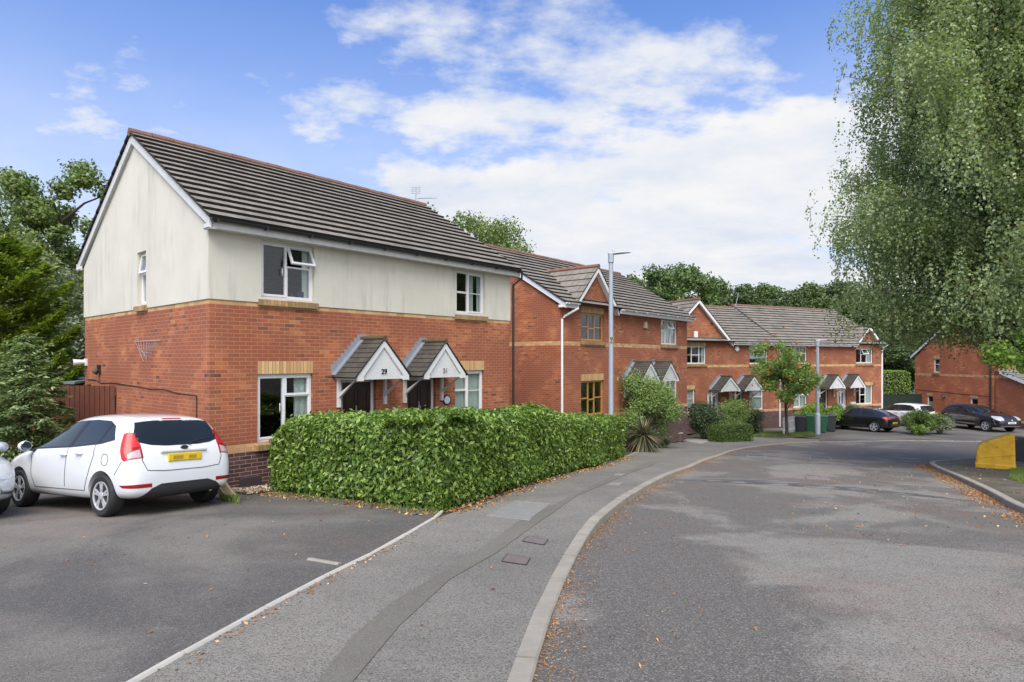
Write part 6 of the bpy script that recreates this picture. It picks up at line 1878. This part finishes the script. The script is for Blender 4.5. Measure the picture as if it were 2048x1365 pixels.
def quadgen(q):
    q = [Vector(p) for p in q]
    def f():
        a, b = rng.random(), rng.random()
        p = q[0].lerp(q[1], a).lerp(q[3].lerp(q[2], a), b); return (p.x, p.y)
    return f
grass_patch('grass', quadgen([P(440, 1000, G), P(480, 1008, G), P(470, 990, G), P(440, 985, G)]), 900, G, .14)
grass_patch('grass', quadgen([P(1502, 873.5, G), P(1632, 873, G), P(1625, 866, G), P(1530, 867, G)]), 6000, G, .16)
grass_patch('grass', quadgen([P(2018, 958, GV), P(2110, 990, GV), P(2140, 938, GV), P(2022, 935, GV)]), 9000, GV, .09)
grass_patch('grass', quadgen([(-4.7, 11.2), (-1.1, 8.45), (-1.0, 8.6), (-4.5, 11.4)]), 500, G, .08)

# ================================================================= shrubs and trees
def gpt(u, v, f=None):
    x, y = P(u, v, f or G); return (x, y, float((f or G)(x, y)))
gg = lambda x, y: g(x, y) + .05
def at(u, Y):
    x = (u - 1024) / 1222 * Y; return (x, Y, float(G(x, Y)))
bush('hydrangea_shrub', 'large airy pale green shrub behind the spiky plant at the end of the laurel hedge', at(1294, 24.5), (3.2, 1.9, 3.2), L_SHRUB, 21000, .09, 30, seed=4, spiky=.14, shell=.3)
bush('rounded_shrub', 'dark rounded evergreen shrub in front of the wide gabled brick house', at(1405, 31.5), (2.0, 1.9, 1.95), L_DKSHRUB, 12000, .10, 22, seed=6)
bush('wispy_shrub', 'wispy mixed shrub in front of the porches, right of the dark rounded one', at(1462, 33.6), (2.7, 2.0, 2.1), L_SHRUB, 7500, .09, 18, seed=8, spiky=.3)
bush('lavender_shrub', 'low grey green shrub under the window, right of the wispy one', at(1507, 34.8), (2.4, 1.6, 1.5), L_DKSHRUB, 7000, .08, 16, seed=9, spiky=.25)
bush('flowering_shrub', 'yellow flowered bright shrub behind the wheelie bins', (18.6, 37.2, -4.2), (3.4, 1.4, 1.9), L_BRIGHT, 9000, .10, 18, seed=10, spiky=.1)
bush('low_shrub', 'low dark hedge plant between the bins and the black coupe under the far porch', (21.2, 38.8, -4.25), (3.8, 1.2, 1.5), L_BOX, 8000, .09, 16, seed=12)
bush('ground_shrub', 'low ground covering shrub left of the brown trough planter', at(1316, 25.0), (1.3, 1.0, .42), L_DKSHRUB, 2500, .06, 10, seed=14)
bush('dry_shrub', 'dry brown twiggy shrub against the far corner of the nearest house', (-.2, 16.35, float(G(-.2, 16.35))), (1.0, .8, 1.75), L_TWIG, 1800, .09, 14, seed=15, aspect=.2)
bush('round_bush', 'rounded dark green bush between the two black cars, left of a paler one', gpt(1838, 868, gg), (2.5, 2.0, 1.45), L_BOX, 12000, .085, 24, seed=16)
bush('grey_bush', 'paler grey green bush joined to the rounded one, beside the black crossover', gpt(1880, 868, gg), (1.5, 1.5, 1.25), L_OLIVE, 6000, .075, 14, seed=17, spiky=.15)
bush('bright_bush', 'small bright green shrub at the foot of the rounded bush', gpt(1843, 871, gg), (1.2, .8, .6), L_BRIGHT, 2500, .08, 10, seed=18)
# clipped low box hedge
def boxhedge(name, label, c, size, rz, leafm, n, ls=.06, cat='hedge'):
    global rng
    rng = np.random.default_rng(31)
    root = empty(name, c, rz, label, cat); sx, sy, sz = size
    r = rng.random(n); pos = []; nr = []
    a1, a2, a3 = sx * sy, 2 * sx * sz, 2 * sy * sz; tot = a1 + a2 + a3
    for i in range(n):
        k = r[i] * tot
        if k < a1: p = [rng.uniform(-.5, .5) * sx, rng.uniform(-.5, .5) * sy, sz]; q = (0, 0, 1)
        elif k < a1 + a2: sg = rng.choice([-1, 1]); p = [rng.uniform(-.5, .5) * sx, sg * sy * .5, rng.random() * sz]; q = (0, sg, .2)
        else: sg = rng.choice([-1, 1]); p = [sg * sx * .5, rng.uniform(-.5, .5) * sy, rng.random() * sz]; q = (sg, 0, .2)
        e = .14
        fx = max(0, abs(p[0]) - (sx / 2 - e)) / e; fz = max(0, p[2] - (sz - e)) / e
        p[2] -= e * .6 * (fx * fx); p[0] *= 1 - .06 * fz * fz; p[1] *= 1 - .06 * fz
        pos.append(p); nr.append(q)
    pos = np.array(pos) + rng.normal(0, .022, (n, 3))
    leaves_mesh('leaves', pos, np.array(nr, float), ls, leafm, root, .6, .6)
    mb = MB(); mb.box(-sx / 2 + .08, sx / 2 - .08, -sy / 2 + .08, sy / 2 - .08, -.1, sz - .12); mb.build('branch_core', MATS['hedge_core'], root)
    return root
boxhedge('clipped_hedge', 'low rounded box hedge clipped square at the edge of the pavement', at(1461, 30.2), (2.15, .9, .82), R(28), L_BOX, 11000, .055)
boxhedge('tall_hedge', 'tall flat topped hedge between the brick houses behind the green fence', (29.2, 51.0, -4.3), (7.5, 2.0, 3.4), R(10), L_BRIGHT, 12000, .12)

# spiky cordyline / yucca by the pavement
def spiky(name, label, base, R_, n, mat, wdt, up=.2, stem=.5, seed=2):
    global rng
    rng = np.random.default_rng(seed); random.seed(seed)
    root = empty(name, base, 0, label, 'plant')
    mb = MB(); mb.tube([(0, 0, -.1), (.03, 0, stem)], [.09, .06], 8); mb.build('stem', M_BARK, root)
    mb = MB()
    for i in range(n):
        a = rng.random() * 2 * PI; el = rng.uniform(-.9, 1.35); L_ = R_ * rng.uniform(.7, 1.1)
        d = Vector((math.cos(a) * math.cos(el), math.sin(a) * math.cos(el), math.sin(el))); s = Vector((-math.sin(a), math.cos(a), 0)) * wdt
        p0 = Vector((0.03, 0, stem)); pts = []
        for t in (0, .35, .7, 1.0):
            pts.append(p0 + d * L_ * t + Vector((0, 0, -.28 * R_ * t * t * (1.2 - el * .5))))
        wv = (.6, 1.0, .8, .05)
        for k in range(3):
            mb.face([pts[k] - s * wv[k], pts[k] + s * wv[k], pts[k + 1] + s * wv[k + 1], pts[k + 1] - s * wv[k + 1]])
    # one island per leaf: weld shared edges by distance
    o = mb.build('leaves', mat, root, recalc=False)
    bm = bmesh.new(); bm.from_mesh(o.data); bmesh.ops.remove_doubles(bm, verts=bm.verts, dist=.0005); bm.to_mesh(o.data); bm.free()
    return root
spiky('spiky_plant', 'dark spiky sword leaved plant at the end of the laurel hedge', at(1285, 23.0), .92, 190, L_YUCCA, .026, seed=5, stem=.62)
bush('skirt_shrub', 'dark low bush under the spiky plant by the pavement', at(1283, 23.7), (1.9, 1.3, 1.15), L_DKSHRUB, 8000, .05, 16, seed=19, aspect=.3)
spiky('palm_plant', 'pale green palm like plant above the shed roof behind the small spruce', (-13.2, 15.9, -1.6), 1.0, 90, L_GRASS, .03, seed=8, stem=1.5)

# conifers
def conifer(name, label, base, h, r, nb, mat, ls, seed, droop=.15, upturn=.0, dens=60, trunk=.14, bare=.05, prof=1.0, spread=.12, aspect=.35):
    global rng
    rng = np.random.default_rng(seed); random.seed(seed)
    root = empty(name, base, 0, label, 'tree')
    mb = MB(); mb.tube([(0, 0, -.3), (0, 0, h * .5), (0, 0, h * .98)], [trunk, trunk * .6, .015], 8, cap=False); mb.build('trunk', M_BARK, root, smooth=True)
    mb = MB(); pos = []; nr = []; axs = []
    for i in range(nb):
        t = bare + (1 - bare) * (i + rng.random()) / nb
        z = h * t * .97; R0 = r * (1 - t) ** prof * rng.uniform(.65, 1.12) + .05 * r
        a = i * 2.399 + rng.normal(0, .3)
        d = np.array([math.cos(a), math.sin(a), 0]); L_ = R0
        P0 = np.array([0, 0, z]); 
        def pt(s): return P0 + d * L_ * s + np.array([0, 0, -droop * L_ * s + upturn * L_ * s * s])
        mb.tube([tuple(pt(0)), tuple(pt(.5)), tuple(pt(.95))], [.03 * h / 5, .015 * h / 5, .004], 5, cap=False)
        n = int(dens * (L_ / r + .12))
        s = rng.random(n) ** .62
        side = rng.normal(0, 1, n) * spread * r * (1.15 - s) * 1.0
        perp = np.array([-d[1], d[0], 0])
        base_ = np.array([pt(q) for q in s])
        vert = rng.normal(0, .2, n) * spread * r * .7 - np.abs(side) * .30
        pos.append(base_ + perp * side[:, None] + np.array([0, 0, 1.0]) * vert[:, None])
        nr.append(np.tile([0, 0, 1.0], (n, 1)) + d * .3)
        axs.append(np.tile(d, (n, 1)) * 1.0 + perp * np.sign(side)[:, None] * .7 + np.array([0, 0, upturn - .1]))
    mb.build('limb', M_BARK, root)
    leaves_mesh('crown', np.vstack(pos), np.vstack(nr), ls, mat, root, aspect, .45, .1, axis=np.vstack(axs))
    return root
conifer('small_spruce', 'small blue green spruce beside the white hatchback', (-10.5, 13.2, float(G(-10.5, 13.2))), 3.35, 1.55, 62, L_SPRUCE, .12, 3, droop=.20, upturn=.16, dens=640, prof=.85, spread=.22, aspect=.30)
conifer('golden_cypress', 'bright yellow green feathery conifer at the left edge', (-13.75, 16.5, float(G(-13.75, 16.5))), 6.5, 2.5, 56, L_CYP, .17, 4, droop=.0, upturn=.42, dens=1150, prof=.50, spread=.20, bare=.2, aspect=.28)

# trees left, behind the nearest house
def T(u, v, Y): return ((u - 1024) / 1222 * Y, Y, (720 - v) / 1222 * Y)
def tree_at(name, label, u, Y, vtop, rx, rz, mat, n, ls, seed, **kw):
    x = (u - 1024) / 1222 * Y; zb = float(g(x, Y)); h = (720 - vtop) / 1222 * Y - zb
    return broadleaf(name, label, (x, Y, zb), h, rx, rz, mat, n, ls, seed=seed, **kw)
tree_at('oak_tree', 'leafy tree with open branches left of the cream gable', 118, 23.5, 290, 2.9, 3.9, L_OAK, 26000, .15, 41, nclump=46, trunk=.22, clr=.62, shell=.25)
tree_at('ash_tree', 'pale green drooping tree at the left edge behind the golden conifer', 30, 20.5, 335, 3.2, 4.0, L_WILLOW, 26000, .15, 42, nclump=50, clr=.75, shell=.3)
tree_at('olive_tree', 'grey green evergreen between the conifers and the cream gable', 130, 21.0, 500, 2.7, 3.6, L_OLIVE, 22000, .11, 43, nclump=44, clr=.7)
tree_at('backdrop_tree', 'dark leafy tree behind the fence at the far left', 10, 30.0, 420, 6.0, 6.0, L_WOOD2, 26000, .22, 44, nclump=60, clr=1.4)
tree_at('backdrop_tree', 'tall tree whose crown shows above the far end of the nearest roof', 918, 40.0, 402, 6.6, 5.0, L_OAK, 46000, .19, 45, nclump=85, clr=1.15, shell=.35)

# wood beyond the farther houses
rng = np.random.default_rng(50)
woods = [(1290, 62, 540, 4.2, 5.2, 0), (1350, 66, 532, 4.6, 5.4, 0), (1420, 70, 562, 4.4, 5.6, 0), (1478, 66, 568, 4.2, 5.0, 1), (1530, 72, 575, 4.8, 5.6, 0), (1578, 68, 580, 3.6, 6.2, 1), (1632, 70, 572, 4.6, 5.8, 0), (1690, 68, 560, 4.8, 5.8, 1),
         (1745, 70, 580, 5.0, 6.0, 0), (1250, 70, 575, 4.0, 5.0, 1), (1800, 64, 610, 4.8, 6.4, 1), (1860, 66, 600, 5.0, 6.0, 0), (1930, 70, 600, 5.0, 6.0, 1), (2010, 70, 600, 5.0, 6.0, 0), (1770, 56, 650, 3.6, 5.2, 1), (2080, 66, 600, 5.0, 6.0, 1)]
protos = {}
wl_ = ['leftmost of the woodland trees, above the roof of the middle brick house', 'tall rounded tree above the middle house roof, right of the leftmost', 'woodland tree above the ridge of the wide gabled house', 'dark woodland tree above the join of the two far roofs', 'woodland tree behind the rowan above the far ridge', 'dark pointed woodland tree above the far ridge', 'pale woodland tree above the right part of the far ridge', 'dark woodland tree above the right end of the far roof',
       'woodland tree beside the hanging birch foliage', 'low dark woodland tree behind the street lamp numbered 9', 'dark woodland tree in the gap between the brick houses', 'woodland tree behind the left edge of the right brick house', 'dark woodland tree behind the gable of the right brick house', 'woodland tree behind the birch at the right', 'nearer dark woodland tree just right of the far downpipe', 'woodland tree at the right edge of the photo']
for i, (u, Y, vt_, rx, rz, k) in enumerate(woods):
    x = (u - 1024) / 1222 * Y; zb = -4.4; h = (720 - vt_) / 1222 * Y - zb
    key = (k, i % 2)
    if key not in protos:
        o = broadleaf('woodland_tree', wl_[i], (x, Y, zb), 14.0, 4.6, 6.4, L_WOOD2 if k else L_WOOD, 26000, .30, nclump=90, trunk=.3, seed=60 + i, clr=1.15, shell=.4, group='trees of the wood beyond the houses', cz=7.4)
        protos[key] = o
    else:
        o = copy_tree(protos[key]); o['label'] = wl_[i]; o['group'] = 'trees of the wood beyond the houses'
    o.location = (x, Y, zb); o.scale = (rx / 4.0, rx / 4.0, h / 12.9); o.rotation_euler = (0, 0, rng.random() * 6.28)

# rowan with berries
def rowan():
    global rng
    Y = 33.2; x = (1573 - 1024) / 1222 * Y; zb = float(g(x, Y)) + .05
    root = broadleaf('rowan_tree', 'slender rowan with orange berries in front of the far houses', (x, Y, zb), 5.85, 2.25, 2.15, L_ROWAN, 12500, .12, nclump=44, trunk=.085, bark=M_BARK, seed=71, clr=.52, shell=.2, cz=3.65)
    rng = np.random.default_rng(72)
    cs = np.array([[rng.normal(0, 1.15), rng.normal(0, 1.1) - .5, 3.8 + rng.normal(0, 1.0)] for _ in range(34)])
    pos = cs[rng.integers(0, 34, 750)] + rng.normal(0, .075, (750, 3))
    leaves_mesh('berries', pos, rdir(750), .07, L_BERRY, root, .9, .6)
rowan()

# weeping birch at the right, trunk just outside the frame
def birch():
    global rng
    rng = np.random.default_rng(81); random.seed(81)
    X0, Y0 = 15.9, 17.2; zb = float(GV(X0, Y0))
    root = empty('birch_tree', (X0, Y0, zb), 0, 'tall weeping birch overhanging the right side of the road', 'tree')
    o_ = np.array([X0, Y0, zb])
    def Rz(z):  # world z -> crown radius
        return np.interp(z, [-.6, .6, 2.5, 4.5, 7.0, 9.5, 12, 14.5, 16.5], [4.2, 5.5, 6.5, 6.9, 6.6, 6.0, 5.0, 3.3, .8])
    mb = MB(); mb.tube([(0, 0, -.3), (.1, 0, 3), (-.1, .1, 7), (-.3, 0, 12), (-.3, .1, 18)], [.34, .27, .21, .12, .03], 12, cap=False); mb.build('trunk', M_BIRCHBARK, root, smooth=True)
    lm = MB(); P_ = []; N_ = []; A_ = []
    nb = 250
    for i in range(nb):
        zt = rng.uniform(1.3, 15.5)
        a = rng.random() * 2 * PI
        if rng.random() < .45: a = PI + rng.normal(0, .9)     # fuller on the road side
        k = rng.uniform(.45, 1.0) ** .6
        Rr = Rz(zt) * k
        tip = np.array([math.cos(a) * Rr, math.sin(a) * Rr, zt - zb])
        start = np.array([0, 0, max(1.8, (zt - zb) * .72 - .6)])
        pts = []
        for s in np.linspace(0, 1, 7):
            p = start + (tip - start) * s; p[2] += math.sin(s * PI) * Rr * .12
            pts.append(p)
        lm.tube([tuple(p) for p in pts], [.075, .06, .045, .033, .022, .014, .006], 5, cap=False)
        # twigs hang from the outer part of the limb
        ntw = int(26 + 20 * k)
        for j in range(ntw):
            s = rng.uniform(.30, 1.03); q = start + (tip - start) * s; q[2] += math.sin(min(s, 1) * PI) * Rr * .12
            q = q + rng.normal(0, 1, 3) * np.array([.34, .34, .24]) * (.5 + s * .6)
            if q[2] + zb > 15 or q[2] + zb < 0.1: pass
            L_ = rng.uniform(.3, 1.25) * (.75 + .5 * (zt < 8)); L_ = min(L_, max(.2, q[2] + zb - .35))
            long_ = j % 3 == 0 and k > .8
            if long_: L_ = min(rng.uniform(1.0, 2.3), max(.3, q[2] + zb - .5))
            m = int(L_ / (.030 if long_ else .038))
            if m < 3: continue
            t = np.linspace(0, 1, m)
            sw = rng.normal(0, .14, 2)
            pp = np.empty((m, 3)); pp[:, 0] = q[0] + sw[0] * t * L_; pp[:, 1] = q[1] + sw[1] * t * L_; pp[:, 2] = q[2] + .12 * np.sin(t * 2) - L_ * t ** 1.2
            pp += rng.normal(0, .045 if long_ else .085, (m, 3))
            P_.append(pp); nn = rng.normal(0, 1, (m, 3)); nn[:, 2] *= .5; nn[:, 0] += math.cos(a) * .5; nn[:, 1] += math.sin(a) * .5
            N_.append(nn)
            if j % 8 == 0:
                r_ = rng.uniform(.35, .62); m2 = 190
                dd = rdir(m2) * r_ * (.35 + .65 * rng.random((m2, 1)) ** .6); dd[:, 2] *= 1.5
                P_.append(q + dd + np.array([0, 0, -.25])); N_.append(norm(dd) + np.array([0, 0, .3]))
            if j % 7 == 0:
                lm.tube([tuple(q), tuple(pp[m // 2]), tuple(pp[-1])], [.008, .005, .002], 3, cap=False)
    lm.build('limb', M_BARK, root, recalc=False)
    P_ = np.vstack(P_); N_ = np.vstack(N_)
    leaves_mesh('crown', P_, N_, .084, L_BIRCH, root, .72, .35, .15, droop=.8)
    print('birch leaves', len(P_))
birch()
# young bright tree reaching in at the right edge
broadleaf('maple_tree', 'young bright green tree reaching in at the right edge', (12.3, 14.0, float(g(12.3, 14.0)) + .1), 3.75, 1.35, .70, L_BRIGHT, 6000, .10, nclump=24, trunk=.05, seed=91, clr=.33, shell=.2)

print('objects', len(bpy.data.objects), 'polys', sum(len(o.data.polygons) for o in bpy.data.objects if o.type == 'MESH'))
